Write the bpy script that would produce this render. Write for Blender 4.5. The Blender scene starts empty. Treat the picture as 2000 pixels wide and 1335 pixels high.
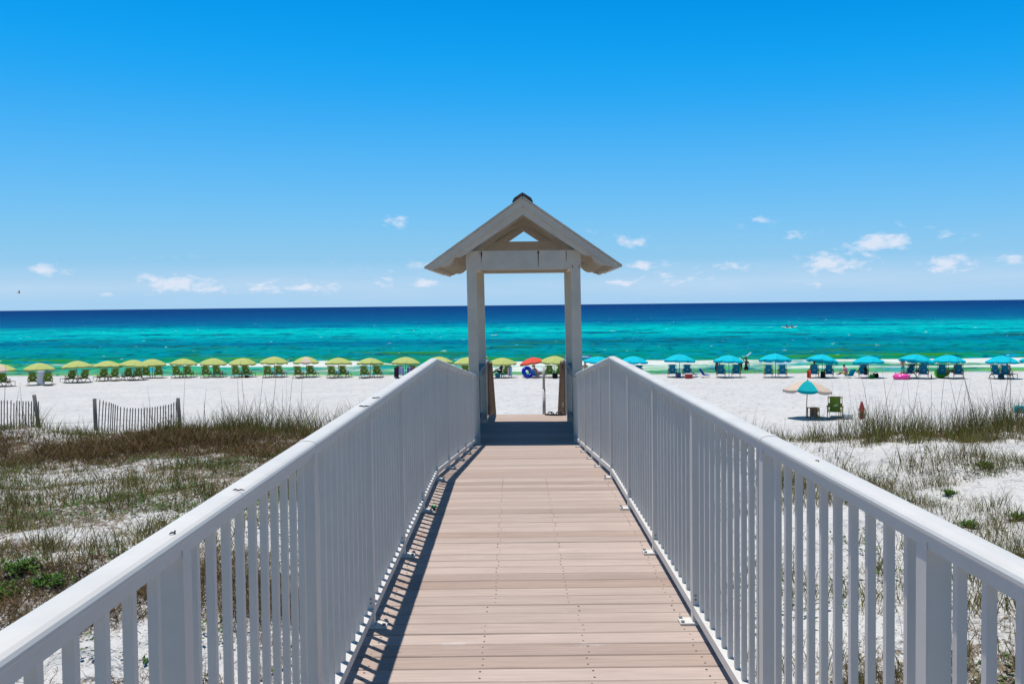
import bpy, math, random
import numpy as np
from mathutils import Vector, Matrix

sc = bpy.context.scene
C = sc.collection
RNG = np.random.default_rng(7)
random.seed(7)
R = math.radians
sc.render.engine = 'CYCLES'
sc.cycles.use_denoising = True
sc.cycles.max_bounces = 4
sc.cycles.diffuse_bounces = 3
sc.view_settings.view_transform = 'Standard'
sc.view_settings.look = 'None'
sc.view_settings.gamma = 1.0
sc.view_settings.exposure = 0.0
sc.view_settings.use_curve_mapping = False

# ------------------------------------------------------------------ camera
FPX = 1944.4                       # 35 mm lens on a 36 mm wide frame, 2000 px wide
PITCH, YAW, ROLL = math.atan(72.0 / FPX), 4.0 / FPX, math.atan(0.011)
EYE = Vector((0, 0, 1.5))
_F = Vector((-math.sin(YAW) * math.cos(PITCH), math.cos(YAW) * math.cos(PITCH), -math.sin(PITCH)))
_R0 = Vector((math.cos(YAW), math.sin(YAW), 0))
_U0 = _R0.cross(_F)
CR = math.cos(ROLL) * _R0 - math.sin(ROLL) * _U0
CU = math.cos(ROLL) * _U0 + math.sin(ROLL) * _R0
cam = bpy.data.cameras.new('camera')
cam.lens, cam.sensor_width, cam.sensor_fit = 35.0, 36.0, 'HORIZONTAL'
cam.clip_start, cam.clip_end = 0.05, 60000
camo = bpy.data.objects.new('camera', cam)
camo.matrix_world = Matrix(((CR.x, CU.x, -_F.x, EYE.x), (CR.y, CU.y, -_F.y, EYE.y),
                            (CR.z, CU.z, -_F.z, EYE.z), (0, 0, 0, 1)))
C.objects.link(camo)
sc.camera = camo


def ray(px, py):
    return ((px - 1000) / FPX) * CR + ((667.5 - py) / FPX) * CU + _F


def lin(r, g, b, k=1.0):
    f = lambda v: (v / 255 / 12.92 if v <= 10 else ((v / 255 + .055) / 1.055) ** 2.4) * k
    return (f(r), f(g), f(b), 1)


# ------------------------------------------------------------------ world and sun
SUNV = Vector((-0.139, 0.152, 1)).normalized()
world = bpy.data.worlds.new('World')
sc.world = world
world.use_nodes = True
world.cycles.sampling_method = 'MANUAL'
world.cycles.sample_map_resolution = 256
wn, wl = world.node_tree.nodes, world.node_tree.links
bg = wn['Background']
bg.inputs['Strength'].default_value = 0.1


def wnode(t, **kw):
    n = wn.new(t)
    for k, v in kw.items():
        setattr(n, k, v)
    return n


def wmath(op, a, b=None, c=None, clamp=False):
    n = wnode('ShaderNodeMath', operation=op, use_clamp=clamp)
    for i, v in enumerate((a, b, c)):
        if v is None:
            continue
        if isinstance(v, (int, float)):
            n.inputs[i].default_value = v
        else:
            wl.new(v, n.inputs[i])
    return n.outputs[0]


sky = wnode('ShaderNodeTexSky', sky_type='NISHITA', sun_disc=False)
sky.sun_elevation = math.asin(SUNV.z)
sky.sun_rotation = math.atan2(SUNV.x, SUNV.y)
sky.air_density, sky.dust_density, sky.ozone_density = 0.6, 0.0, 8.0
sv = wnode('ShaderNodeVectorMath', operation='SCALE')
sv.inputs['Scale'].default_value = 0.1
wl.new(sky.outputs[0], sv.inputs[0])
cv = wnode('ShaderNodeRGBCurve')
CURVES = (((0, 0), (.06, .0008), (.093, .002), (.11, .012), (.13, .045), (.159, .10), (.22, .19), (.303, .275), (.51, .35), (1, .42)),
          ((0, 0), (.07, .035), (.11, .085), (.15, .19), (.185, .30), (.21, .355), (.247, .405), (.305, .475), (.398, .545), (.503, .585), (.65, .61), (1, .64)),
          ((0, 0), (.15, .07), (.22, .17), (.31, .45), (.407, .82), (.45, .885), (.508, .91), (.586, .92), (.68, .90), (.75, .86), (1, .86)))
for ch, pts in enumerate(CURVES):
    c = cv.mapping.curves[ch]
    c.points[0].location, c.points[1].location = pts[0], pts[-1]
    for p in pts[1:-1]:
        c.points.new(*p)
cv.mapping.update()
wl.new(sv.outputs[0], cv.inputs['Color'])
# low clouds: soft patches by direction (azimuth, elevation), broken up with noise
tc = wnode('ShaderNodeTexCoord')
sep = wnode('ShaderNodeSeparateXYZ')
wl.new(tc.outputs['Generated'], sep.inputs[0])
az = wmath('ARCTAN2', sep.outputs[0], sep.outputs[1])
el = wmath('ARCSINE', sep.outputs[2])
comb = wnode('ShaderNodeCombineXYZ')
wl.new(az, comb.inputs[0])
wl.new(el, comb.inputs[1])


def wnoise(sx, sy, detail, seed):
    m = wnode('ShaderNodeVectorMath', operation='MULTIPLY_ADD')
    m.inputs[1].default_value = (sx, sy, 1)
    m.inputs[2].default_value = (seed, seed * 1.7, seed)
    wl.new(comb.outputs[0], m.inputs[0])
    n = wnode('ShaderNodeTexNoise')
    n.inputs['Scale'].default_value = 1
    n.inputs['Detail'].default_value = detail
    n.inputs['Roughness'].default_value = 0.62
    wl.new(m.outputs[0], n.inputs['Vector'])
    return n.outputs['Fac']


CLOUDS = [(95, 531, 34, 13, .85), (345, 553, 72, 18, .95), (420, 564, 55, 11, .7), (497, 562, 44, 13, .7), (590, 559, 95, 14, .75),
          (770, 433, 42, 11, .5), (755, 552, 40, 11, .6), (835, 550, 40, 11, .6), (1170, 446, 22, 8, .4), (1225, 472, 50, 12, .5),
          (1465, 433, 40, 10, .42), (1555, 460, 45, 11, .42), (1720, 472, 52, 15, .95), (1635, 513, 66, 20, .85),
          (1590, 530, 80, 12, .5), (1855, 517, 50, 16, .85), (1765, 443, 46, 10, .4), (1850, 460, 50, 10, .3), (1250, 519, 90, 9, .62),
          (1430, 522, 95, 10, .55), (1590, 556, 34, 8, .55), (880, 522, 240, 15, .42), (1330, 545, 170, 24, .38), (1985, 512, 50, 16, .5),
          (1705, 510, 30, 9, .5), (1210, 552, 40, 9, .5), (1020, 552, 90, 12, .42), (240, 575, 60, 7, .35)]
mask = None
for cx, cy, rx, ry, s in CLOUDS:
    d = ray(cx, cy).normalized()
    a0, e0 = math.atan2(d.x, d.y), math.asin(d.z)
    m = wnode('ShaderNodeVectorMath', operation='SUBTRACT')
    wl.new(comb.outputs[0], m.inputs[0])
    m.inputs[1].default_value = (a0, e0, 0)
    m2 = wnode('ShaderNodeVectorMath', operation='MULTIPLY')
    wl.new(m.outputs[0], m2.inputs[0])
    m2.inputs[1].default_value = (FPX / rx / 1.55, FPX / ry / 1.6, 0)
    ln = wnode('ShaderNodeVectorMath', operation='LENGTH')
    wl.new(m2.outputs[0], ln.inputs[0])
    v = wmath('MULTIPLY_ADD', ln.outputs['Value'], -s, s, clamp=True)
    mask = v if mask is None else wmath('MAXIMUM', mask, v)
n1 = wnoise(48, 105, 7, 3.1)
n2 = wnoise(9, 60, 4, 11.3)
# sparse cloud all round the horizon, also where the lens does not look
band = wmath('MULTIPLY', wmath('SUBTRACT', 1.0, wmath('MULTIPLY', wmath('ABSOLUTE', wmath('SUBTRACT', el, .045)), 22.0), clamp=True),
             wmath('MULTIPLY', wmath('SUBTRACT', n2, .56, clamp=True), 2.2, clamp=True))
mask = wmath('MAXIMUM', mask, wmath('MULTIPLY', band, .55))
# thin milky layer low over the sea
layer = wmath('MULTIPLY', wmath('MULTIPLY_ADD', wmath('ABSOLUTE', wmath('SUBTRACT', el, .020)), -40.0, 1.0, clamp=True), wnoise(5, 40, 4, 5.7))
dens = wmath('MULTIPLY', wmath('SUBTRACT', wmath('ADD', mask, wmath('MULTIPLY', wmath('SUBTRACT', n1, .5), 2.4)), .24), 1.9, clamp=True)
dens = wmath('MULTIPLY', dens, wmath('MULTIPLY', mask, 3.5, clamp=True), clamp=True)
mixc = wnode('ShaderNodeMix', data_type='RGBA')
wl.new(wmath('MAXIMUM', wmath('MULTIPLY', dens, .80), wmath('MULTIPLY', layer, .52)), mixc.inputs['Factor'])
wl.new(cv.outputs[0], mixc.inputs['A'])
mixc.inputs['B'].default_value = (.80, .84, .95, 1)
so = wnode('ShaderNodeVectorMath', operation='SCALE')
so.inputs['Scale'].default_value = 10.0
wl.new(mixc.outputs['Result'], so.inputs[0])
wl.new(so.outputs[0], bg.inputs['Color'])

sun = bpy.data.lights.new('sun', 'SUN')
sun.energy, sun.angle, sun.color = 5.0, R(0.55), (1.0, .96, .895)
suno = bpy.data.objects.new('sun', sun)
suno.rotation_euler = SUNV.to_track_quat('Z', 'Y').to_euler()
C.objects.link(suno)


# ------------------------------------------------------------------ helpers
def tag(o, label=None, cat=None, group=None, kind=None):
    for k, v in (('label', label), ('category', cat), ('group', group), ('kind', kind)):
        if v:
            o[k] = v
    return o


def empty(name, loc=(0, 0, 0), rz=0.0):
    o = bpy.data.objects.new(name, None)
    o.empty_display_size = 0.1
    o.location = loc
    o.rotation_euler = (0, 0, rz)
    C.objects.link(o)
    return o


def link(name, me, parent=None, loc=(0, 0, 0), rot=(0, 0, 0)):
    o = bpy.data.objects.new(name, me)
    o.location = loc
    o.rotation_euler = rot
    if parent:
        o.parent = parent
    C.objects.link(o)
    return o


class MB:
    def __init__(s):
        s.v, s.f, s.sm = [], [], []

    def add(s, vs, fs, smooth=False):
        n = len(s.v)
        s.v += [tuple(p) for p in vs]
        s.f += [tuple(i + n for i in f) for f in fs]
        s.sm += [smooth] * len(fs)
        return s

    def box(s, c, d, M=None, bev=0.0):
        x, y, z = d[0] / 2, d[1] / 2, d[2] / 2
        if bev:
            b = min(bev, x * .8, y * .8, z * .8)
            vs = []
            for sz in (-1, 1):
                for ring in (0, 1):
                    zz = sz * (z if (ring == (1 if sz > 0 else 0)) else z - b)
                    o = b if (ring == (1 if sz > 0 else 0)) else 0
                    vs += [(-x + o, -y + o, zz), (x - o, -y + o, zz), (x - o, y - o, zz), (-x + o, y - o, zz)]
            fs = [(3, 2, 1, 0), (12, 13, 14, 15)]
            for k in range(3):
                for i in range(4):
                    j = (i + 1) % 4
                    fs.append((k * 4 + i, k * 4 + j, k * 4 + 4 + j, k * 4 + 4 + i))
        else:
            vs = [(-x, -y, -z), (x, -y, -z), (x, y, -z), (-x, y, -z), (-x, -y, z), (x, -y, z), (x, y, z), (-x, y, z)]
            fs = [(3, 2, 1, 0), (4, 5, 6, 7), (0, 1, 5, 4), (1, 2, 6, 5), (2, 3, 7, 6), (3, 0, 4, 7)]
        vs = [Vector(p) for p in vs]
        if M is not None:
            vs = [M @ p for p in vs]
        c = Vector(c)
        return s.add([p + c for p in vs], fs)

    def bar(s, a, b, w, h, up=(0, 0, 1)):
        a, b = Vector(a), Vector(b)
        d = (b - a)
        L = d.length
        d = d / L
        u = Vector(up)
        r = d.cross(u)
        if r.length < 1e-4:
            r = d.cross(Vector((1, 0, 0)))
        r.normalize()
        u = r.cross(d)
        M = Matrix((r, d, u)).transposed()
        return s.box((a + b) / 2, (w, L, h), M)

    def extrude(s, poly, f0, f1, smooth=False):
        """poly = 2-D outline; f0/f1 map (u, v) to a point on the two ends"""
        n = len(poly)
        vs = [f0(*p) for p in poly] + [f1(*p) for p in poly]
        fs = [tuple(range(n))[::-1], tuple(range(n, 2 * n))]
        s.add(vs, fs)
        k = len(s.v) - 2 * n
        for i in range(n):
            j = (i + 1) % n
            s.f.append((k + i, k + j, k + n + j, k + n + i))
            s.sm.append(smooth)
        return s

    def tube(s, pts, rad, n=8, cap=True, smooth=True, ry=None):
        pts = [Vector(p) for p in pts]
        if not hasattr(rad, '__len__'):
            rad = [rad] * len(pts)
        vs, fs = [], []
        ref = Vector((0, 0, 1))
        for i, p in enumerate(pts):
            d = (pts[min(i + 1, len(pts) - 1)] - pts[max(i - 1, 0)]).normalized()
            r = d.cross(ref)
            if r.length < .05:
                r = d.cross(Vector((0, 1, 0)))
            r.normalize()
            u = r.cross(d)
            for k in range(n):
                a = 2 * math.pi * k / n
                vs.append(p + rad[i] * (math.cos(a) * r + math.sin(a) * u * (ry or 1)))
        for i in range(len(pts) - 1):
            for k in range(n):
                j = (k + 1) % n
                fs.append((i * n + k, i * n + j, i * n + n + j, i * n + n + k))
        s.add(vs, fs, smooth)
        if cap:
            m = len(s.v) - len(vs)
            s.f += [tuple(range(m, m + n))[::-1], tuple(range(m + (len(pts) - 1) * n, m + len(pts) * n))]
            s.sm += [False, False]
        return s

    def ball(s, c, r, nu=10, nv=7, M=None):
        c = Vector(c)
        r = r if hasattr(r, '__len__') else (r, r, r)
        vs, fs = [], []
        for i in range(nv + 1):
            t = math.pi * i / nv
            for k in range(nu):
                a = 2 * math.pi * k / nu
                p = Vector((r[0] * math.sin(t) * math.cos(a), r[1] * math.sin(t) * math.sin(a), r[2] * math.cos(t)))
                vs.append(c + (M @ p if M else p))
        for i in range(nv):
            for k in range(nu):
                j = (k + 1) % nu
                fs.append((i * nu + k, (i + 1) * nu + k, (i + 1) * nu + j, i * nu + j))
        return s.add(vs, fs, True)

    def torus(s, c, R0, r, M=None, nu=28, nv=12):
        c = Vector(c)
        vs, fs = [], []
        for i in range(nu):
            a = 2 * math.pi * i / nu
            for k in range(nv):
                b = 2 * math.pi * k / nv
                q = Vector(((R0 + r * math.cos(b)) * math.cos(a), (R0 + r * math.cos(b)) * math.sin(a), r * math.sin(b)))
                vs.append(c + (M @ q if M else q))
        for i in range(nu):
            for k in range(nv):
                i2, k2 = (i + 1) % nu, (k + 1) % nv
                fs.append((i * nv + k, i2 * nv + k, i2 * nv + k2, i * nv + k2))
        return s.add(vs, fs, True)

    def mesh(s, name, mat):
        me = bpy.data.meshes.new(name)
        me.from_pydata(s.v, [], s.f)
        me.polygons.foreach_set('use_smooth', s.sm)
        if mat:
            me.materials.append(mat)
        me.update()
        return me

    def build(s, name, mat, parent=None, loc=(0, 0, 0), rot=(0, 0, 0)):
        return link(name, s.mesh(name, mat), parent, loc, rot)


def np_mesh(name, verts, faces, mat, attrs=None, smooth=False):
    """verts (n,3); faces list of (m,k) int arrays"""
    me = bpy.data.meshes.new(name)
    me.vertices.add(len(verts))
    me.vertices.foreach_set('co', np.asarray(verts, np.float32).ravel())
    loops = np.concatenate([f.ravel() for f in faces]).astype(np.int32)
    tot = np.concatenate([np.full(len(f), f.shape[1], np.int32) for f in faces])
    me.loops.add(len(loops))
    me.loops.foreach_set('vertex_index', loops)
    me.polygons.add(len(tot))
    me.polygons.foreach_set('loop_start', np.concatenate([[0], np.cumsum(tot)[:-1]]).astype(np.int32))
    me.polygons.foreach_set('loop_total', tot)
    if smooth:
        me.polygons.foreach_set('use_smooth', np.ones(len(tot), bool))
    me.materials.append(mat)
    for k, a in (attrs or {}).items():
        if a.ndim == 1:
            at = me.attributes.new(k, 'FLOAT', 'POINT')
            at.data.foreach_set('value', a.astype(np.float32))
        else:
            at = me.attributes.new(k, 'FLOAT_COLOR', 'POINT')
            at.data.foreach_set('color', a.astype(np.float32).ravel())
    me.update(calc_edges=True)
    return me


# ------------------------------------------------------------------ materials
class NT:
    def __init__(s, name):
        s.m = bpy.data.materials.new(name)
        s.m.use_nodes = True
        s.n, s.l = s.m.node_tree.nodes, s.m.node_tree.links
        s.b = s.n['Principled BSDF']

    def node(s, t, ins=None, **kw):
        n = s.n.new(t)
        for k, v in kw.items():
            setattr(n, k, v)
        for k, v in (ins or {}).items():
            s.put(n.inputs[k], v)
        return n

    def put(s, sock, v):
        if isinstance(v, bpy.types.NodeSocket):
            s.l.new(v, sock)
        else:
            sock.default_value = v

    def math(s, op, a, b=None, c=None, clamp=False):
        n = s.n.new('ShaderNodeMath')
        n.operation, n.use_clamp = op, clamp
        for i, v in enumerate((a, b, c)):
            if v is not None:
                s.put(n.inputs[i], v)
        return n.outputs[0]

    def noise(s, scale, detail=4, rough=.55, vec=None, stretch=None, coord='Object'):
        if vec is None:
            t = s.n.new('ShaderNodeTexCoord')
            vec = t.outputs[coord]
        if stretch:
            m = s.node('ShaderNodeVectorMath', operation='MULTIPLY')
            s.put(m.inputs[0], vec)
            m.inputs[1].default_value = stretch
            vec = m.outputs[0]
        n = s.node('ShaderNodeTexNoise', {'Vector': vec, 'Scale': scale, 'Detail': detail, 'Roughness': rough})
        return n.outputs['Fac']

    def ramp(s, fac, stops, interp='LINEAR'):
        n = s.n.new('ShaderNodeValToRGB')
        n.color_ramp.interpolation = interp
        e = n.color_ramp.elements
        while len(e) < len(stops):
            e.new(.5)
        for q, (p, c) in zip(e, stops):
            q.position = p
            q.color = c if len(c) == 4 else (*c, 1)
        s.put(n.inputs[0], fac)
        return n.outputs[0]

    def mix(s, f, a, b, blend='MIX'):
        n = s.node('ShaderNodeMix', data_type='RGBA', blend_type=blend)
        s.put(n.inputs['Factor'], f)
        s.put(n.inputs['A'], a)
        s.put(n.inputs['B'], b)
        return n.outputs['Result']

    def bump(s, h, strength=.3, dist=.01, prev=None):
        n = s.node('ShaderNodeBump', {'Height': h, 'Strength': strength, 'Distance': dist})
        if prev is not None:
            s.l.new(prev, n.inputs['Normal'])
        s.l.new(n.outputs[0], s.b.inputs['Normal'])
        return n.outputs[0]

    def attr(s, name):
        return s.node('ShaderNodeAttribute', attribute_name=name)

    def set(s, **kw):
        for k, v in kw.items():
            s.put(s.b.inputs[{'col': 'Base Color', 'rough': 'Roughness', 'spec': 'Specular IOR Level', 'metal': 'Metallic'}[k]], v)
        return s


def simple(name, col, rough=.6, spec=.35, var=.12, scale=6.0, bump=0.0, bscale=60.0, translucent=0.0):
    t = NT(name)
    c = (*col[:3], 1)
    n = t.noise(scale, 4)
    dark = tuple(v * (1 - var) for v in c[:3]) + (1,)
    light = tuple(min(1, v * (1 + var)) for v in c[:3]) + (1,)
    colr = t.ramp(n, [(.3, dark), (.7, light)])
    rnd = t.node('ShaderNodeObjectInfo').outputs['Random']
    colr = t.mix(1.0, colr, t.ramp(rnd, [(0, (1 - var * .7,) * 3), (1, (1 + 0 * var,) * 3)]), 'MULTIPLY')
    t.set(col=colr, rough=rough, spec=spec)
    if bump:
        t.bump(t.noise(bscale, 5), bump, .004)
    if translucent:
        tr = t.node('ShaderNodeBsdfTranslucent', {'Color': colr})
        mx = t.node('ShaderNodeMixShader', {0: translucent})
        t.l.new(t.b.outputs[0], mx.inputs[1])
        t.l.new(tr.outputs[0], mx.inputs[2])
        t.l.new(mx.outputs[0], t.n['Material Output'].inputs['Surface'])
    return t.m


def make_sand():
    t = NT('sand')
    geo = t.node('ShaderNodeNewGeometry').outputs['Position']
    big = t.noise(.35, 5, .6, geo)
    med = t.noise(2.3, 5, .6, geo, (1, .8, 1))
    fine = t.noise(28, 4, .6, geo)
    col = t.ramp(big, [(.3, (.50, .495, .487)), (.7, (.565, .56, .545))])
    litter_and_dimmer = t.attr('litter_and_dimmer').outputs['Fac']
    sp = t.noise(9, 6, .75, geo, (1, .55, 1))
    lm = t.math('MULTIPLY', t.math('GREATER_THAN', sp, t.math('MULTIPLY_ADD', litter_and_dimmer, -.36, .80)), .85)
    lc = t.ramp(t.noise(14, 3, .6, geo), [(.35, (.07, .048, .03)), (.65, (.26, .20, .135))])
    col = t.mix(lm, col, lc)
    sc2 = t.ramp(t.noise(1.3, 6, .7, geo), [(.35, (.035, .05, .018)), (.65, (.13, .13, .06))])
    col = t.mix(t.math('SUBTRACT', litter_and_dimmer, .95, clamp=True), col, sc2)  # dark scrub tint added behind the camera, out of view, to cut bounce
    # scattered dark specks of wrack, plus footprint shade painted into the sand colour
    wr = t.noise(3.2, 6, .8, geo, (.45, 1.5, 1))
    col = t.mix(t.math('MULTIPLY', t.math('SUBTRACT', wr, .72, clamp=True), 5, clamp=True), col, (.38, .36, .33, 1))
    off = t.attr('off').outputs['Fac']
    wet = t.math('MULTIPLY_ADD', off, .55, 1.0, clamp=True)
    col = t.mix(t.math('MULTIPLY', wet, .45), col, (.33, .31, .25, 1))
    t.set(col=col, rough=.95, spec=.1)
    b1 = t.bump(med, 1.0, .26)
    vor = t.node('ShaderNodeTexVoronoi', {'Vector': geo, 'Scale': 1.7, 'Randomness': 1.0})
    dent = t.math('MULTIPLY', t.math('SUBTRACT', vor.outputs['Distance'], .28, clamp=True), 1.6, clamp=True)
    b2 = t.bump(dent, .8, .16, b1)
    t.bump(fine, .35, .012, b2)
    return t.m


def make_sea():
    t = NT('sea_water')
    geo = t.node('ShaderNodeNewGeometry').outputs['Position']
    off = t.attr('off').outputs['Fac']
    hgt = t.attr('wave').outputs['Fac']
    wob = t.noise(.012, 4, .6, geo, (.5, 2.2, 1))
    offw = t.math('MULTIPLY', off, t.math('MULTIPLY_ADD', wob, .30, .85))
    tt = t.math('DIVIDE', 84.7, t.math('ADD', t.math('MAXIMUM', offw, -1.0), 86.0))
    k = .80
    S = [(0, lin(2, 54, 112, k)), (.04, lin(0, 52, 110, k)), (.11, lin(0, 72, 124, k)), (.19, lin(0, 92, 138, k)), (.245, lin(0, 114, 148, k)),
         (.295, lin(0, 158, 170, k)), (.34, lin(0, 188, 184, k)), (.41, lin(0, 184, 184, k)), (.47, lin(0, 158, 168, k)), (.525, lin(0, 122, 142, k)), (.60, lin(0, 146, 150, k)),
         (.72, lin(0, 134, 124, k)), (.81, lin(14, 142, 92, k)), (.885, lin(64, 172, 124, k)), (.95, lin(96, 172, 104, k)), (1.0, lin(130, 172, 62, k))]
    col = t.ramp(tt, S)
    near = t.math('MULTIPLY_ADD', tt, 2.4, -.9, clamp=True)
    # streaks of wind ripples and swell, long along the shore
    s1 = t.noise(.13, 5, .65, geo, (.55, 1.0, 1))
    s3 = t.noise(.022, 5, .7, geo, (.35, 1.0, 1))
    s2 = t.noise(.42, 4, .65, geo, (.8, 1.0, 1))
    dark = t.mix(near, lin(0, 60, 108, k), lin(6, 104, 84, k))
    lite = t.mix(near, lin(6, 98, 165, k), lin(0, 158, 196, k))
    col = t.mix(t.math('MULTIPLY', t.math('SUBTRACT', s1, .52, clamp=True), 6.5, clamp=True), col, dark)
    col = t.mix(t.math('MULTIPLY', t.math('SUBTRACT', s2, .51, clamp=True), t.math('MULTIPLY_ADD', near, 4.5, 1.6), clamp=True), col, lite)
    col = t.mix(t.math('MULTIPLY', t.math('SUBTRACT', s3, .52, clamp=True), 5.0, clamp=True), col, t.mix(near, lin(4, 70, 140, k), lin(0, 108, 128, k)))
    s4 = t.noise(.9, 3, .6, geo, (.55, .8, 1))
    col = t.mix(t.math('MULTIPLY', t.math('SUBTRACT', s4, .52, clamp=True), t.math('MULTIPLY_ADD', near, 4.0, 3.0), clamp=True), col, t.mix(near, lin(0, 46, 92, k), lin(0, 92, 110, k)))
    glow_grn = t.math('MULTIPLY', t.math('MULTIPLY', t.math('SUBTRACT', t.math('ADD', t.math('MULTIPLY', hgt, .7), t.math('MULTIPLY', t.math('SUBTRACT', s1, .5), 1.7)), .20, clamp=True), 5.0, clamp=True), near)
    col = t.mix(glow_grn, col, lin(52, 140, 22, k))  # light shining green through the waves, painted in by wave height
    # foam: the breaker zone, the swash edge and scattered white caps
    f1 = t.noise(.30, 6, .7, geo, (.30, 1.15, 1))
    f2 = t.noise(1.5, 4, .7, geo, (.45, 1.3, 1))
    foam = t.attr('foam').outputs['Fac']
    fm = t.math('MULTIPLY', t.math('SUBTRACT', t.math('ADD', foam, t.math('ADD', t.math('MULTIPLY', f1, .85), t.math('MULTIPLY', f2, .45))), .97), 4.5, clamp=True)
    caps = t.noise(1.0, 3, .6, geo, (.55, .8, 1))
    capm = t.math('MULTIPLY', t.math('SUBTRACT', caps, t.math('MULTIPLY_ADD', near, -.012, .716), clamp=True), 30, clamp=True)
    fm = t.math('MAXIMUM', fm, capm)
    col = t.mix(t.math('MULTIPLY', fm, .93), col, (.62, .64, .60, 1))
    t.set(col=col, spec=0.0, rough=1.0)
    b = t.bump(t.noise(.5, 6, .65, geo, (.35, 1, 1)), .8, .35)
    nrm = t.bump(t.noise(2.6, 5, .65, geo, (.5, 1, 1)), .7, .10, b)
    # polarised look: weak sky reflection on a choppy surface
    gl = t.node('ShaderNodeBsdfGlossy', {'Roughness': .16, 'Normal': nrm})
    df = t.node('ShaderNodeBsdfDiffuse', {'Color': col, 'Normal': nrm})
    mx = t.node('ShaderNodeMixShader', {0: t.math('MULTIPLY_ADD', fm, -.03, .035)})
    t.l.new(df.outputs[0], mx.inputs[1])
    t.l.new(gl.outputs[0], mx.inputs[2])
    t.l.new(mx.outputs[0], t.n['Material Output'].inputs['Surface'])
    return t.m


def make_plank():
    t = NT('composite_plank')
    vec = t.node('ShaderNodeTexCoord').outputs['Object']
    rnd = t.node('ShaderNodeObjectInfo').outputs['Random']
    off = t.node('ShaderNodeVectorMath', operation='MULTIPLY_ADD')
    t.put(off.inputs[0], t.node('ShaderNodeCombineXYZ', {'X': rnd, 'Y': rnd, 'Z': rnd}).outputs[0])
    off.inputs[1].default_value = (37, 53, 71)
    t.put(off.inputs[2], vec)
    v = off.outputs[0]
    grain = t.noise(9, 5, .65, v, (.35, 9, 1))
    blot = t.noise(2.2, 4, .6, v, (.6, 1.6, 1))
    col = t.ramp(grain, [(.28, (.345, .268, .228)), (.72, (.475, .385, .335))])
    col = t.mix(1.0, col, t.ramp(rnd, [(0, (.80, .79, .78)), (.15, (.90, .83, .78)), (.35, (.96, .96, .95)), (.7, (1.03, 1.02, 1.0)), (1, (1.10, 1.10, 1.10))]), 'MULTIPLY')
    col = t.mix(1.0, col, t.ramp(blot, [(.3, (.90, .89, .88)), (.7, (1.05, 1.05, 1.05))]), 'MULTIPLY')
    geo = t.node('ShaderNodeNewGeometry').outputs['Position']
    dust = t.noise(2.4, 6, .72, geo, (.55, 1.5, 1))
    col = t.mix(t.math('MULTIPLY', t.math('SUBTRACT', dust, .625, clamp=True), 4.5, clamp=True), col, (.60, .56, .53, 1))
    t.set(col=col, rough=.7, spec=.3)
    t.bump(grain, .25, .002)
    return t.m


def make_paint(name, col, rough=.35, spec=.45, dirt=.10):
    t = NT(name)
    geo = t.node('ShaderNodeNewGeometry').outputs['Position']
    n = t.noise(3.0, 6, .7, geo)
    c0 = tuple(v * (1 - dirt) for v in col)
    colr = t.ramp(n, [(.32, c0), (.6, col)])
    sp = t.noise(38, 3, .6, geo, (1, 1, .6))
    colr = t.mix(t.math('MULTIPLY', t.math('SUBTRACT', sp, .74, clamp=True), 4, clamp=True), colr, (*[v * .55 for v in col], 1))
    t.set(col=colr, spec=spec)
    t.put(t.b.inputs['Roughness'], t.math('MULTIPLY_ADD', n, .25, rough - .1))
    t.bump(t.noise(160, 2, .5, geo), .05, .001)
    return t.m


def make_wood(name, c0, c1, axis=2, rough=.8):
    t = NT(name)
    st = [14, 14, 14]
    st[axis] = .9
    n = t.noise(2.2, 6, .7, None, tuple(st))
    col = t.ramp(n, [(.3, c0), (.7, c1)])
    rnd = t.node('ShaderNodeObjectInfo').outputs['Random']
    col = t.mix(1.0, col, t.ramp(rnd, [(0, (.8, .8, .8)), (1, (1.1, 1.1, 1.1))]), 'MULTIPLY')
    t.set(col=col, rough=rough, spec=.2)
    t.bump(n, .4, .003)
    return t.m


def make_blade(name):
    t = NT(name)
    c = t.attr('tint').outputs['Color']
    t.set(col=c, rough=.65, spec=.2)
    tr = t.node('ShaderNodeBsdfTranslucent', {'Color': c})
    mx = t.node('ShaderNodeMixShader', {0: .25})
    t.l.new(t.b.outputs[0], mx.inputs[1])
    t.l.new(tr.outputs[0], mx.inputs[2])
    t.l.new(mx.outputs[0], t.n['Material Output'].inputs['Surface'])
    return t.m


M_SAND, M_SEA, M_PLANK = make_sand(), make_sea(), make_plank()
M_WHITE = make_paint('white_powder_coat', (.62, .60, .56), .42, .35, .08)
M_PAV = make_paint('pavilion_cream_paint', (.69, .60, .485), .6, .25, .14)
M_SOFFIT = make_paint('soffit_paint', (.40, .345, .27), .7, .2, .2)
M_GREY = make_paint('grey_paint', (.22, .225, .24), .6, .3, .2)
M_SHINGLE = simple('roof_shingle', (.10, .085, .075), .9, .2, .4, 20, .6, 80)
M_OLDWOOD = make_wood('weathered_brown_wood', (.17, .125, .095), (.38, .29, .23))
M_FENCE = make_wood('weathered_grey_wood', (.075, .072, .07), (.19, .18, .17))
M_JOIST = make_wood('treated_joist_wood', (.10, .085, .06), (.20, .17, .12), 1)
M_STEEL = simple('bolt_steel', (.25, .25, .26), .4, .5, .1)
M_SCREW = simple('rusty_screw', (.13, .07, .04), .6, .3, .3)
M_RUST = simple('rust', (.27, .10, .025), .9, .1, .4, 40)
M_TEAK = make_wood('varnished_chair_wood', (.22, .11, .045), (.42, .24, .11))
M_GRASS = make_blade('grass_blade')
M_WIRE = simple('fence_wire', (.12, .11, .10), .5, .4)


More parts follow.
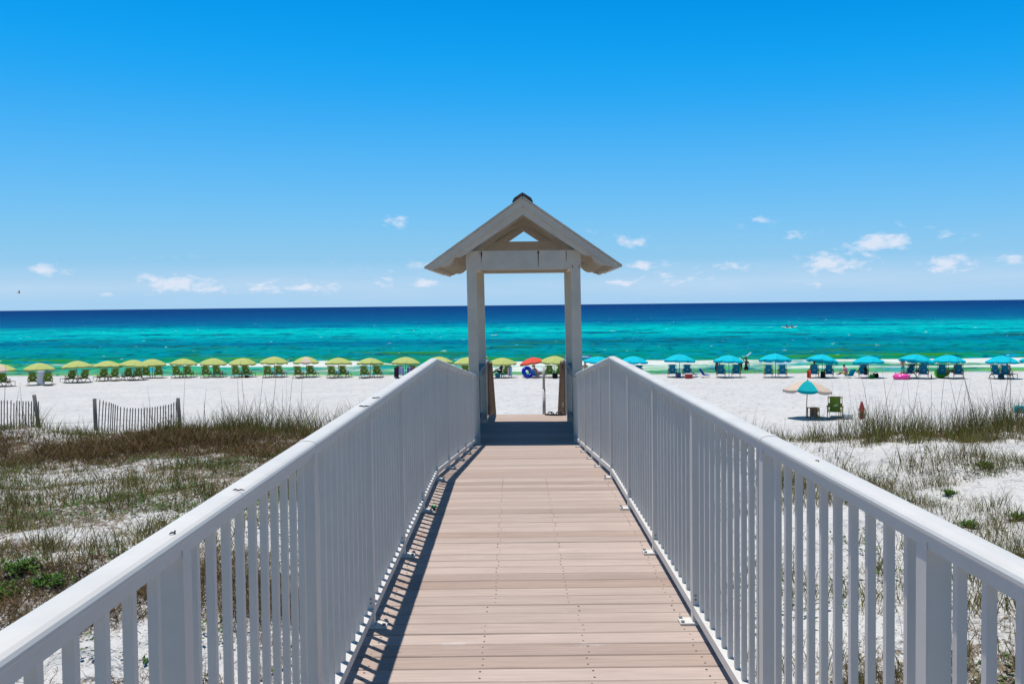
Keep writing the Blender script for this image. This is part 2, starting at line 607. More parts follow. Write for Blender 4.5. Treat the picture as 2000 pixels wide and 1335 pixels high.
# ------------------------------------------------------------------ terrain
class VNoise:
    def __init__(s, seed):
        s.g = np.random.default_rng(seed).random((256, 256))

    def __call__(s, x, y):
        xi, yi = np.floor(x).astype(int), np.floor(y).astype(int)
        fx, fy = x - xi, y - yi
        fx, fy = fx * fx * (3 - 2 * fx), fy * fy * (3 - 2 * fy)
        a, b = s.g[xi & 255, yi & 255], s.g[(xi + 1) & 255, yi & 255]
        c, d = s.g[xi & 255, (yi + 1) & 255], s.g[(xi + 1) & 255, (yi + 1) & 255]
        return (a * (1 - fx) + b * fx) * (1 - fy) + (c * (1 - fx) + d * fx) * fy

    def fbm(s, x, y, o=4):
        r, a, t = 0, .5, 0
        for k in range(o):
            r = r + a * s(x * 2 ** k + 17 * k, y * 2 ** k + 31 * k)
            t += a
            a *= .5
        return r / t - .5


VN = [VNoise(k) for k in range(6)]
SEA_Z = -4.6


def sstep(a, b, x):
    t = np.clip((x - a) / (b - a), 0, 1)
    return t * t * (3 - 2 * t)


def shore(X):
    x = np.clip(X, -46, 44)
    return 86.95 - .088 * x + .00095 * x * x - .11 * np.clip(X + 46, -60, 0)


LY = [-400, 0, 8, 10, 13.2, 16, 20, 24, 28, 31, 36, 42, 50]
LZ = [-2.4, -2.4, -2.55, -2.5, -2.0, -1.93, -2.0, -2.08, -2.0, -2.35, -3.1, -3.85, -4.0]
RY = [-400, 0, 8, 14, 20, 25.5, 29, 35, 42, 50]
RZ = [-2.3, -2.3, -2.4, -2.35, -2.3, -2.12, -2.5, -3.5, -3.9, -4.0]
MY = [-400, 0, 12, 18, 24, 32, 42, 50]
MZ = [-2.7, -2.7, -2.8, -3.1, -3.55, -3.75, -3.88, -4.0]


def terrain(X, Y):
    X, Y = np.asarray(X, float), np.asarray(Y, float)
    k = 1.4 * VN[0].fbm(X * .11 + 5, Y * .02, 2)
    zl, zr, zm = np.interp(Y + k, LY, LZ), np.interp(Y + k, RY, RZ), np.interp(Y, MY, MZ)
    w = sstep(-1.6, -4.2, X)
    w2 = sstep(1.6, 4.4, X)
    z = zm * (1 - w) * (1 - w2) + zl * w + zr * w2
    z = z + np.clip((X - 8) * .055, 0, .5) * sstep(16, 24, Y) * (1 - sstep(28, 38, Y))
    dune = 1 - sstep(35, 44, Y)
    z = z + dune * (.62 * VN[1].fbm(X * .35, Y * .35, 4) + .20 * VN[2].fbm(X * 1.3, Y * 1.3, 3))
    S = shore(X)
    o = Y - S
    zb = SEA_Z - .0146 * np.minimum(o, 0) - .17 * np.clip(o, 0, 12)
    zb = zb + .05 * VN[3].fbm(X * .5, Y * .5, 3) + .06 * VN[4].fbm(X * 1.7, Y * 1.7, 2) * sstep(-1, -5, o)
    w = sstep(37, 47, Y)
    return z * (1 - w) + zb * w


def t1(x, y):
    return float(terrain(np.array([x]), np.array([y]))[0])


def ground_at(px, py, zmin=None):
    """where the ray through a photo pixel meets the ground (or the sea surface)"""
    d = ray(px, py)
    s = np.concatenate([np.arange(2, 60, .05), np.arange(60, 130, .1)]) / d.y
    P = EYE.y + s * d.y
    X, Z = s * d.x, EYE.z + s * d.z
    T = np.maximum(terrain(X, P), SEA_Z)
    i = int(np.argmax(Z <= T))
    if Z[i] > T[i]:
        i = len(s) - 1
    return Vector((float(X[i]), float(P[i]), float(T[i])))


def at_depth(px, py, Y):
    d = ray(px, py)
    return EYE + d * (Y / d.y)


def sea_at(px, py):
    d = ray(px, py)
    return EYE + d * ((SEA_Z - EYE.z) / d.z)


def grid(xs, ys):
    X, Y = np.meshgrid(xs, ys)
    nx, ny = len(xs), len(ys)
    i = np.arange((ny - 1) * nx).reshape(ny - 1, nx)[:, :-1].ravel()
    return X.ravel(), Y.ravel(), np.stack([i, i + 1, i + nx + 1, i + nx], 1)


def litter_and_dimmer_map(X, Y):
    m = sstep(.0, .18, VN[5].fbm(X * .22 + 3, Y * .3, 3) + .10)
    crest = np.exp(-((Y - 25.5) / 3.4) ** 2) * (X < -1)
    plate = sstep(13, 15, Y) * (1 - sstep(21, 24, Y)) * (X < -1)
    near = (1 - sstep(9, 12, Y))
    return np.clip((m * .55 + crest * 1.0 + plate * .45 + near * .5), 0, 1) * (1 - sstep(29, 33, Y)) + .8 * (1 - sstep(-9, -4, Y))  # last term adds unseen dark ground behind the camera against bounced light


xs = np.concatenate([[-6000, -1500, -500, -250, -140, -100], np.arange(-80, -30, .8), np.arange(-30, 30, .22), np.arange(30, 80, .8),
                     [80, 100, 140, 250, 500, 1500, 6000]])
ys = np.concatenate([[-400, -150, -60, -25, -12], np.arange(-8, 44, .22), np.arange(44, 100, .5), np.arange(100, 140, 5)])
X, Y, F = grid(xs, ys)
Z = terrain(X, Y)
go = link('sand_ground', np_mesh('sand_ground', np.stack([X, Y, Z], 1), [F], M_SAND,
                                 {'off': Y - shore(X), 'litter_and_dimmer': litter_and_dimmer_map(X, Y)}, True))
tag(go, 'white sand of the beach and the dunes', None, None, 'structure')

# ------------------------------------------------------------------ sea
xs = np.concatenate([[-30000, -9000, -3000, -1200, -500, -250], np.arange(-160, 160.1, 1.0), [250, 500, 1200, 3000, 9000, 30000]])
ys = np.concatenate([np.arange(82, 130, .35), np.arange(130, 220, .8), np.arange(220, 420, 2.5), [450, 520, 650, 900, 1400, 2500, 5000, 12000, 40000]])
X, Y, F = grid(xs, ys)
O = Y - shore(X)
fade = sstep(0.5, 7, O) * (1 - sstep(240, 330, O)) * (1 - sstep(120, 160, np.abs(X)))
warp = 5 * VN[0].fbm(X * .03, Y * .05, 3)
W = (.13 * np.sin((O + warp) * 2 * math.pi / 9.5) + .09 * np.sin((O + 1.7 * warp + .15 * X) * 2 * math.pi / 5.3 + 1) +
     .30 * VN[1].fbm(X * .10, Y * .32, 4))
br = np.zeros_like(W)
fo = np.zeros_like(W)
for c, wd, h, seed in ((13.5, 1.3, .42, 2), (7.0, 1.0, .22, 3), (21, 1.6, .30, 4)):
    cc = c + 3.0 * VN[seed].fbm(X * .035, X * 0 + seed, 3)
    g = np.clip(VN[seed].fbm(X * .055 + 9 * seed, X * 0 + .5, 2) * 2.2 + .72, 0, 1)
    u = O - cc
    br += h * g * np.where(u < 0, np.exp(-(u / (wd * .55)) ** 2), np.exp(-(u / (wd * 1.6)) ** 2))
    if c < 20:
        fo += g * np.where(u < 0, np.exp(-(u / (wd * 3.2)) ** 2), np.exp(-(u / (wd * .8)) ** 2)) * (.72 if c > 10 else .54)
rb = sstep(4, 18, X)
fo += rb * .08 * np.exp(-((O - 9) / 5.0) ** 2)
fo = np.maximum(fo, .42 * np.exp(-((O - .3) / .7) ** 2))
fo *= (1 - sstep(150, 220, np.abs(X)))
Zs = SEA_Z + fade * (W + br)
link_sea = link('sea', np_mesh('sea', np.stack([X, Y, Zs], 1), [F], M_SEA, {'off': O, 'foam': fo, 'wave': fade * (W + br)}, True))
tag(link_sea, 'turquoise and deep blue sea with small waves', None, None, 'structure')

# ------------------------------------------------------------------ boardwalk
KY, XC, SL, RAMP, VEER = 8.55, .076, -.001, -.0926, .0145
PY0, PY1 = 15.15, 19.3
ZF = RAMP * (PY0 - KY)


def axis(y):
    return XC + max(0.0, y - KY) * VEER


def deckz(y):
    if y < KY:
        return SL * (y - KY)
    return RAMP * (min(y, PY0) - KY)


board = tag(empty('boardwalk'), 'raised boardwalk of pinkish tan planks running down to the beach', None, None, 'structure')
PW, PITCHB, PT = .82, .1455, .032
pm = []
for k in range(3):
    b = MB().box((0, 0, -PT / 2), (2 * PW, PITCHB - (.0085, .006, .0105)[k], PT), None, .004)
    pm.append(b.mesh('plank', M_PLANK))
pmw = MB().box((0, 0, -PT / 2), (1.86, PITCHB - .008, PT), None, .004).mesh('wide_plank', M_PLANK)
screws = MB()
y = -3.0
n = 0
while y < PY1 - .05:
    zc = deckz(y)
    sl = 0 if y > PY0 else (RAMP if y > KY else SL)
    plat = y > PY0
    me = pmw if plat else pm[(n * 7 + n // 3) % 3]
    j = random.uniform(-.006, .006)
    o = link('plank', me, board, (axis(y) + j, y, zc + random.uniform(-.0016, .0012)), (math.atan(sl), random.uniform(-.0015, .0015), random.uniform(-.002, .002)))
    if -1 < y < KY:
        sx = .225 if y < 5.0 else .185
        for q in (-.70, -sx, sx, .70):
            for dy in (-.036, .036):
                sxx = axis(y) + q + .008 * math.sin(n * 3 + q * 9)
                screws.tube([(sxx, y + dy, deckz(y + dy) - .004), (sxx, y + dy, deckz(y + dy) + .0012)], .0048, 6)
    y += PITCHB
    n += 1
tag(screws.build('screw_heads', M_SCREW, board), None, None, None, 'stuff')
for q in (-.74, -.2, .2, .74):
    b = MB()
    for ya, yb in ((-3.1, KY), (KY, PY0), (PY0, PY1)):
        b.bar((axis(ya) + q, ya, deckz(ya) - PT - .095), (axis(yb) + q, yb, (deckz(yb) if yb < PY1 else ZF) - PT - .095), .045, .18)
    b.build('joist', M_JOIST, board)
for s in (-1, 1):
    for y in (-2.2, .5, 3.2, 5.9, 8.5, 11.2, 13.9, 16.6, 19.0):
        x = axis(y) + s * .70
        zt = deckz(y) - PT - .19
        zb = t1(x, y) - .4
        MB().box((0, 0, (zt + zb) / 2), (.14, .14, zt - zb), None, .006).build('pile', M_JOIST, board, (x, y, 0))
for s in (-1, 1):
    b = MB()
    for ya, yb in ((-3.1, KY), (KY, PY0)):
        b.bar((axis(ya) + s * (PW - .03), ya, deckz(ya) - PT - .12), (axis(yb) + s * (PW - .03), yb, deckz(yb) - PT - .12), .04, .22)
    b.build('edge_beam', M_JOIST, board)

# ------------------------------------------------------------------ railings
RX = .769
cap_prof = [(-.031, 0), (-.034, .003), (-.034, .010), (-.031, .016), (-.024, .0205), (-.010, .023), (.010, .023), (.024, .0205), (.031, .016), (.034, .010), (.034, .003), (.031, 0)]
bal_me = MB().box((0, 0, .545), (.0195, .0195, .918)).mesh('baluster', M_WHITE)
bal_me2 = bal_me
post_me = MB().box((0, 0, .51), (.051, .051, 1.02), None, .003).mesh('post', M_WHITE)
plate = MB().box((0, 0, .006), (.10, .09, .012), None, .002)
plate_me = plate.mesh('base_plate', M_WHITE)
bolt_me = MB().tube([(0, 0, 0), (0, 0, .009)], .009, 8).mesh('bolt', M_STEEL)
screw_me = MB().tube([(0, 0, 0), (0, -.003, 0)], .0055, 8).mesh('screw', M_STEEL)


def railing(side, label):
    t = tag(empty('railing', (XC + side * RX, 0, 0)), label, 'railing')
    ox = XC + side * RX

    def P(y, h):
        return Vector((axis(y) + side * RX - ox, y, deckz(y) + h))
    secs = ((-2.35, KY), (KY, 15.19))
    for i, (ya, yb) in enumerate(secs):
        # top cap
        b = MB()
        b.extrude(cap_prof, lambda u, v: P(ya, 1.029 + v) + Vector((u, 0, 0)), lambda u, v: P(yb, 1.029 + v) + Vector((u, 0, 0)))
        b.build('top_rail', M_WHITE, t)
        b = MB()
        b.extrude([(-.023, 0), (.023, 0), (.023, .014), (.0285, .016), (.0285, .0305), (-.0285, .0305), (-.0285, .016), (-.023, .014)], lambda u, v: P(ya, .998 + v) + Vector((u, 0, 0)),
                  lambda u, v: P(yb, .998 + v) + Vector((u, 0, 0)))
        b.build('sub_rail', M_WHITE, t)
        b = MB()
        b.extrude([(-.024, 0), (.024, 0), (.024, .040), (-.024, .040)], lambda u, v: P(ya, .048 + v) + Vector((u, 0, 0)),
                  lambda u, v: P(yb, .048 + v) + Vector((u, 0, 0)))
        b.build('bottom_rail', M_WHITE, t)
    posts = [KY - 1.31 * k for k in range(9)] + [KY + 1.31 * k for k in range(1, 6)]
    posts.sort()
    for y in posts:
        p = P(y, 0)
        link('post', post_me, t, p)
        pl = link('base_plate', plate_me, t, p + Vector((-side * .035, 0, 0)), (math.atan(RAMP) if y > KY else 0, 0, 0))
        for dy in (-.032, .032):
            link('bolt', bolt_me, pl, (-side * .038, dy, .012))
    for i, y in enumerate(posts):
        for hz in ((.115, .135) if i % 2 else (.115,)):
            link('screw', screw_me, t, P(y, hz) + Vector((-side * .012, -.0265, 0)))
        if i % 3 == 1:
            b = MB()
            b.extrude([(u * 1.025, v * 1.04 + (.0006 if v > .001 else -.0003)) for u, v in cap_prof], lambda u, v: P(y - .03, 1.029 + v) + Vector((u, 0, 0)),
                      lambda u, v: P(y + .03, 1.029 + v) + Vector((u, 0, 0)))
            b.build('joint_sleeve', M_WHITE, t)
    for ya, yb in zip(posts[:-1], posts[1:]):
        for k in range(1, 11):
            y = ya + (yb - ya) * k / 11 + random.uniform(-.0015, .0015)
            link('baluster', bal_me, t, P(y, 0))
    return t


rail_l = railing(-1, 'white metal railing along the left side of the boardwalk')
rail_r = railing(1, 'white metal railing along the right side of the boardwalk')


# ------------------------------------------------------------------ beach pavilion over the end of the walk
pav = tag(empty('beach_pavilion', (axis(16.8), 16.8, ZF)), 'cream painted gable roofed shelter over the end of the boardwalk', 'pavilion')
PO = Vector((axis(16.8), 16.8, ZF))
ZB0, ZB1 = 2.04, 2.33


def pv(b, name, mat, parent=pav):
    b.v = [tuple(Vector(p) - PO) for p in b.v]
    return b.build(name, mat, parent)


YF, YB = 15.28, 17.95
XT = .155


def xt(y):
    return XT + (y - YF) * VEER


for yy in (YF, YB):
    for s in (-1, 1):
        xb = axis(yy) + .012 + s * .795
        xp = xt(yy) + s * .795
        h = .0725
        b = MB()
        b.extrude([(-h, -h), (h, -h), (h, h), (-h, h)], lambda u, v: Vector((xb + u, yy + v, ZF)), lambda u, v: Vector((xp + u, yy + v, ZB0 + (.06 if yy == YB else 0))))
        pv(b, 'post', M_PAV)
for yy, z0, z1 in ((YF, ZB0, ZB1), (YB, ZB0 + .03, ZB1)):
    b = MB().box((xt(yy), yy - .052, (z0 + z1) / 2), (1.75, .045, z1 - z0), None, .003)
    bm_ = pv(b, 'cross_beam', M_PAV)
    b = MB().box((xt(yy), yy + .052, (z0 + z1) / 2), (1.75, .045, z1 - z0), None, .003)
    pv(b, 'cross_beam', M_PAV)
    if yy == YF:
        for px, w, l in ((936, .006, .06), (940.5, .022, .085), (1051.5, .026, .05), (1051.5, .010, .24), (1106, .009, .17), (940, .008, .17), (1118, .010, .05), (1131, .008, .06)):
            x = at_depth(px, 520, yy - .08).x
            zt = z1 - .012 if px not in (1118, 1131) else z0 + .06
            b = MB()
            b.extrude([(-w * .5, 0), (-w * .7, -l * .3), (-w * .3, -l), (w * .3, -l), (w * .7, -l * .35), (w * .5, 0)],
                      lambda u, v: Vector((x + u, yy - .0760, zt + v)), lambda u, v: Vector((x + u, yy - .0735, zt + v)))
            st = pv(b, 'rust_stain', M_RUST)
for s in (-1, 1):
    b = MB()
    b.bar((xt(YF) + s * .795, YF + .076, (ZB0 + ZB1) / 2 + .02), (xt(YB) + s * .795, YB - .076, (ZB0 + ZB1) / 2 + .02), .10, .24)
    pv(b, 'side_beam', M_PAV)
RY0, RY1 = 15.0, 18.5
ZA, HWR, RSL = 3.10, 1.466, .7026
for yy in (16.55,):
    b = MB()
    b.extrude([(-.86, 2.26), (.86, 2.26), (.56, 2.55), (-.56, 2.55)], lambda u, v: Vector((xt(yy) + u, yy, v)), lambda u, v: Vector((xt(yy) + u, yy + .045, v)))
    pv(b, 'tie_beam', M_PAV)
raft = [(0.0, 0), (.918, 2.241 - (3.10 - .7026 * .918)), ]
tail = [(.918, 2.241), (.95, 2.232), (1.03, 2.230), (1.045, 2.197), (1.07, 2.155), (1.107, 2.122), (1.15, 2.097), (1.20, 2.084), (1.296, 2.094), (1.335, 2.062)]
up = 3.10 - .122
low = [(0.0006, 3.10 - .247)] + tail
topl = [(1.36, 3.10 - .7026 * 1.36 - .045), (0.0006, 3.10 - .045)]
YS = [15.035 + i * (18.42 - 15.035) / 8 for i in range(9)]
for i, yy in enumerate(YS):
    for s in (-1, 1):
        b = MB()
        poly = low + topl
        if s < 0:
            poly = poly[::-1]
        b.extrude(poly, lambda u, v: Vector((xt(yy) + s * u, yy, v)), lambda u, v: Vector((xt(yy) + s * u, yy + .042, v)))
        pv(b, 'rafter', M_PAV)
for s in (-1, 1):
    # outer rake boards, front and back, roof sheet, eave board
    for y0, y1 in ((RY0, RY0 + .032), (RY1 - .03, RY1)):
        b = MB()
        poly = [(0.001, ZA), (HWR, ZA - RSL * HWR), (HWR - .06, ZA - RSL * HWR - .03), (HWR - .175, ZA - RSL * (HWR - .175) - .122), (0.001, ZA - .122)]
        b.extrude(poly, lambda u, v: Vector((xt(y0) + s * u, y0, v)), lambda u, v: Vector((xt(y0) + s * u, y1, v)))
        pv(b, 'rake_board', M_PAV)
    b = MB()
    th = .028
    poly = [(0.004, ZA + .003), (HWR + .02, ZA - RSL * (HWR + .02) + .003), (HWR + .02, ZA - RSL * (HWR + .02) + .003 + th), (0.004, ZA + .003 + th)]
    b.extrude(poly, lambda u, v: Vector((xt(RY0) + s * u, RY0 - .025, v)), lambda u, v: Vector((xt(RY1) + s * u, RY1 + .02, v)))
    pv(b, 'roof_sheet', M_SHINGLE if False else M_PAV)
    # shingle courses on the slope
    for k in range(9):
        x0, x1 = .03 + k * .16, .03 + k * .16 + .17
        b = MB()
        poly = [(x0, ZA - RSL * x0 + .0315), (x1, ZA - RSL * x1 + .0330), (x1, ZA - RSL * x1 + .0385), (x0, ZA - RSL * x0 + .0330)]
        b.extrude(poly, lambda u, v: Vector((xt(RY0) + s * u, RY0 + .02, v)), lambda u, v: Vector((xt(RY1) + s * u, RY1 - .02, v)))
        pv(b, 'shingle_course', M_SHINGLE)
    for k in range(11):
        x0 = .025 + k * .122
        x1 = x0 + .116
        b = MB()
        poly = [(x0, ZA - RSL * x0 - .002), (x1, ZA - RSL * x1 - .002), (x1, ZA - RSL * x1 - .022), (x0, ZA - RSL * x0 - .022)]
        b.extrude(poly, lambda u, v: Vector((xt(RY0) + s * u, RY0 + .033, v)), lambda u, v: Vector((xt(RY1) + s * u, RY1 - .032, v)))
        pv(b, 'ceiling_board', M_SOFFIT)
    b = MB()
    b.bar((xt(RY0) + s * 1.372, RY0 + .034, 2.085), (xt(RY1) + s * 1.372, RY1 - .034, 2.085), .024, .10)
    pv(b, 'eave_board', M_PAV)
b = MB().box((xt(16.75), (RY0 + RY1) / 2, ZA - .085), (.075, RY1 - RY0 - .1, .10))
pv(b, 'ridge_beam', M_PAV)
b = MB()
poly = [(-.155, ZA - .055), (-.13, ZA - .005), (-.04, ZA + .055), (0, ZA + .078), (.04, ZA + .055), (.13, ZA - .005), (.155, ZA - .055), (.10, ZA - .03), (0, ZA + .04), (-.10, ZA - .03)]
b.extrude(poly, lambda u, v: Vector((xt(RY0) + u, RY0 + .04, v + .012)), lambda u, v: Vector((xt(RY1) + u, RY1 - .03, v + .012)))
pv(b, 'ridge_cap', M_SHINGLE)


def side_rail(side, label):
    """grey wooden guard rail between the shelter posts, on to the head of the stairs"""
    x0 = lambda y: axis(y) + side * .80
    o = empty('guard_rail', (x0(YF), YF, ZF))
    tag(o, label, 'railing')
    O = Vector((x0(YF), YF, ZF))

    def B(b, name, mat):
        b.v = [tuple(Vector(p) - O) for p in b.v]
        return b.build(name, mat, o)
    for ya, yb in ((YF + .08, YB - .08), (YB + .08, PY1 - .05)):
        B(MB().bar((x0(ya), ya, ZF + 1.04), (x0(yb), yb, ZF + 1.04), .14, .04), 'cap_board', M_GREY)
        B(MB().bar((x0(ya), ya, ZF + .93), (x0(yb), yb, ZF + .93), .04, .12), 'upper_rail', M_GREY)
        B(MB().bar((x0(ya), ya, ZF + .12), (x0(yb), yb, ZF + .12), .04, .12), 'lower_rail', M_GREY)
        m = int((yb - ya) / .13)
        for k in range(1, m):
            yy = ya + (yb - ya) * k / m
            B(MB().box((x0(yy) + side * .035, yy, ZF + .52), (.03, .035, .86)), 'baluster', M_GREY)
    B(MB().box((x0(PY1 - .03), PY1 - .03, ZF + .56), (.09, .09, 1.12), None, .004), 'newel_post', M_PAV)
    return o


side_rail(-1, 'grey wooden guard rail at the left inside of the shelter')
side_rail(1, 'grey wooden guard rail at the right inside of the shelter')

# ------------------------------------------------------------------ stairs to the sand
stairs = tag(empty('stairs', (axis(PY1), PY1, ZF)), 'plank stairs going down from the shelter to the beach', None, None, 'structure')
NS, RISE, RUN = 17, .168, .27
for k in range(1, NS):
    MB().box((VEER * k * RUN, (k - .5) * RUN + .01, -k * RISE - .02), (1.5, RUN + .02, .036), None, .004).build('tread', M_PLANK, stairs)
for s in (-1, 1):
    MB().bar((s * .77, 0, -.2), (s * .77 + VEER * 4.4, (NS - 1) * RUN, -.2 - (NS - 1) * RISE), .045, .26).build('stringer', M_OLDWOOD, stairs)
for s, lab in ((-1, 'brown wooden handrail down the left side of the beach stairs'), (1, 'brown wooden handrail down the right side of the beach stairs')):
    h = tag(empty('stair_handrail', (axis(PY1) + s * .72, PY1 + .02, ZF)), lab, 'handrail')
    L = (NS - 1) * RUN
    f = lambda y: -y * RISE / RUN
    for hh, w, t in ((1.0, .12, .04), (.90, .04, .10), (.16, .04, .10)):
        MB().bar((0, .02, hh), (VEER * L, L, hh + f(L)), w, t).build('top_rail' if hh == 1.0 else 'rail', M_OLDWOOD, h)
    for k in range(4):
        y = .04 + k * (L - .1) / 3
        MB().box((VEER * y + s * .045, y, f(y) + .40), (.09, .09, 1.3), None, .004).build('post', M_OLDWOOD, h)
    for k in range(1, 30):
        y = k * L / 30
        MB().box((VEER * y + s * .04, y, f(y) + .53), (.035, .035, .80)).build('baluster', M_OLDWOOD, h)
p = at_depth(1062.5, 760, PY1 + .22)
b = tag(empty('handrail_post', (p.x, PY1 + .22, ZF - RISE)), 'slim white pole standing in the middle of the beach stairs', 'pole')
MB().tube([(0, 0, 0), (-.002, 0, .62)], [.034, .029], 12).build('lower_tube', M_WHITE, b)
MB().tube([(-.002, 0, .62), (-.004, 0, 1.08)], [.026, .021], 12).build('upper_tube', M_WHITE, b)
MB().tube([(-.004, 0, .93), (-.004, 0, .955)], .022, 12).build('clamp', M_STEEL, b)


# ------------------------------------------------------------------ sandals on the platform, scraps on rails
M_BLACK = simple('black_rubber', (.012, .012, .013), .6, .4, .3)
M_SOLE = simple('grey_foam', (.10, .11, .12), .8, .2, .2)
for px, rz, lab in ((1077, 1.25, 'black flip flop on the platform edge, the left one of the pair'), (1093, 1.75, 'black flip flop on the platform edge, the right one of the pair')):
    q = at_depth(px, 810, 18.95)
    t = tag(empty('flip_flop', (q.x, 18.95 + (.02 if px < 1080 else -.02), ZF + .0025), rz), lab, 'sandal', 'pair of flip flops')
    sole = [(.045 * math.sin(a) * (1.0 + .18 * math.cos(a)), .135 * math.cos(a)) for a in [2 * math.pi * i / 18 for i in range(18)]][::-1]
    MB().extrude(sole, lambda u, v: (u, v, 0), lambda u, v: (u, v, .022)).build('sole', M_BLACK, t)
    for s in (-1, 1):
        MB().tube([(0, .075, .022), (s * .02, .05, .06), (s * .042, .0, .058), (s * .045, -.045, .018)], [.006, .009, .010, .008], 6).build('strap', M_BLACK, t)
for px, py, side, l in ((341, 1053, -1, .017), (465, 961, -1, .016), (1777, 979, 1, .013), (1598, 902, 1, .013), (733, 777, -1, .026), (710, 798, -1, .026)):
    d = ray(px, py)
    # rail top plane
    s_ = (deckz(3) + 1.050 - EYE.z) / d.z
    q = EYE + d * s_
    s_ = min(max(q.x, XC + side * RX - .02), XC + side * RX + .02) / q.x
    q = Vector((q.x * s_, q.y * s_, 0))
    q.z = deckz(q.y) + 1.050
    MBt = MB()
    for k in range(2):
        a = k * 2.6 + px
        MBt.tube([(0, 0, .003), (math.cos(a) * l * .5, math.sin(a) * l * .4, .005), (math.cos(a) * l, math.sin(a) * l * .7, .003)], [l * .09, l * .12, l * .05], 5)
    t = MBt.build('leaf_scrap', M_BLACK, None, q)
    tag(t, {341: 'dark leaf scrap on the left rail, nearest to the camera', 465: 'dark leaf scrap on the left rail, second from the camera',
            1777: 'dark leaf scrap on the right rail, nearest to the camera', 1598: 'small dark scrap on the right rail, farther from the camera',
            733: 'dark scrap far along the left rail, the farthest one', 710: 'dark scrap far along the left rail, second farthest'}[px], 'leaf scrap', 'scraps lying on the rails')
q = at_depth(829, 994, 7.3)
q.z = deckz(7.3)
t = MB().tube([(0, 0, .001), (0, 0, .012), (.0, .002, .03)], [.022, .026, .012], 10).build('plastic_lid', simple('green_plastic', (.01, .30, .04), .3, .5), None, (XC - .68, 7.3, deckz(7.3) + .002))
tag(t, 'bright green plastic cap at the foot of the left railing', 'lid')

# ------------------------------------------------------------------ umbrellas
M_LIME = simple('lime_canvas', (.46, .52, .17), .85, .15, .07, 3, .3, 90, .10)
M_BEIGE = simple('beige_canvas', (.62, .50, .40), .85, .15, .06, 3, .3, 90, .10)
M_TEAL = simple('turquoise_canvas', (.0, .50, .62), .85, .15, .06, 3, .3, 90, .10)
M_TEAL2 = simple('teal_canvas', (.0, .36, .40), .85, .15, .06, 3, .3, 90, .10)
M_RED = simple('coral_canvas', (.72, .10, .06), .85, .15, .06, 3, .3, 90, .10)
UR = 1.2


def panel_mesh(name, mat, rise=.46, val=.13):
    """one gore of the canopy with its hanging valance; the gore spans 45 degrees and sags between its ribs"""
    vs, fs = [], []
    NR, NA = 7, 6
    for i in range(NR + 1):
        r = UR * i / NR
        z = -rise * (i / NR) ** 1.75
        for j in range(NA + 1):
            u = j / NA * 2 - 1
            a = u * math.pi / 8
            rr = r * math.cos(math.pi / 8) / math.cos(a) * (1 + .02 * (1 - abs(u)))
            sag = .03 * (1 - u * u) * (i / NR)
            vs.append((rr * math.sin(a), -rr * math.cos(a), z - sag + .012 * u * u * (i / NR)))
    for j in range(NA + 1):
        u = j / NA * 2 - 1
        a = u * math.pi / 8
        rr = UR * math.cos(math.pi / 8) / math.cos(a) * (1 + .02 * (1 - abs(u)))
        h = val * (.55 + .45 * math.sqrt(max(0, 1 - (abs(u) ** 3))))
        vs.append((rr * math.sin(a) * .985, -rr * math.cos(a) * .985, -rise - .03 * (1 - u * u) - h))
    for i in range(NR + 1):
        for j in range(NA):
            q = i * (NA + 1) + j
            fs.append((q, q + NA + 1, q + NA + 2, q + 1))
    b = MB().add(vs, fs, False)
    return b.mesh(name, mat)


PANEL = {k: panel_mesh('canopy_panel', m) for k, m in (('g', M_LIME), ('b', M_BEIGE), ('t', M_TEAL), ('d', M_TEAL2), ('r', M_RED))}
pole_me = MB().tube([(0, 0, -.25), (0, 0, 1.72)], .021, 8).mesh('pole', M_TEAK)
fin_me = MB().tube([(0, 0, 1.70), (0, 0, 1.76), (0, 0, 1.80)], [.035, .03, .012], 8).mesh('finial', M_TEAK)
rib_me = MB().tube([(0, -.03, -.06), (0, -UR * .55, -.06 - .46 * .35), (0, -UR * .98, -.50)], .007, 5).mesh('rib', M_TEAK)


def umbrella(px, py, cols, label, group, scale=1.0, tilt=(0, 0), rz=None, Y=None):
    p = ground_at(px, py) if Y is None else Vector((at_depth(px, py, Y).x, Y, t1(at_depth(px, py, Y).x, Y)))
    o = tag(empty('beach_umbrella', p, 0), label, 'umbrella', group)
    o.rotation_euler = (random.gauss(0, .022), random.gauss(0, .028), 0)
    o.scale = (scale * random.uniform(.96, 1.05), scale * random.uniform(.96, 1.05), scale * random.uniform(.95, 1.04))
    rz = (random.uniform(0, .785) if rz is None else rz) - math.atan2(p.x, p.y)
    link('pole', pole_me, o)
    link('finial', fin_me, o)
    T = Matrix.Translation((0, 0, 1.73)) @ Matrix.Rotation(tilt[0], 4, 'Y') @ Matrix.Rotation(tilt[1], 4, 'X')
    for k in range(8):
        c = link('canopy_panel', PANEL[cols[k % len(cols)]], o)
        c.matrix_basis = T @ Matrix.Rotation(rz + k * math.pi / 4, 4, 'Z')
        c = link('rib', rib_me, o)
        c.matrix_basis = T @ Matrix.Rotation(rz + (k + .5) * math.pi / 4, 4, 'Z')
    return o


# ------------------------------------------------------------------ chairs
M_GSLING = simple('olive_sling', (.12, .20, .026), .9, .1, .08, 8, .4, 120)
M_BSLING = simple('blue_sling', (.006, .16, .27), .9, .1, .08, 8, .4, 120)
M_EMBLEM = simple('white_print', (.75, .78, .72), .9, .1, .03)


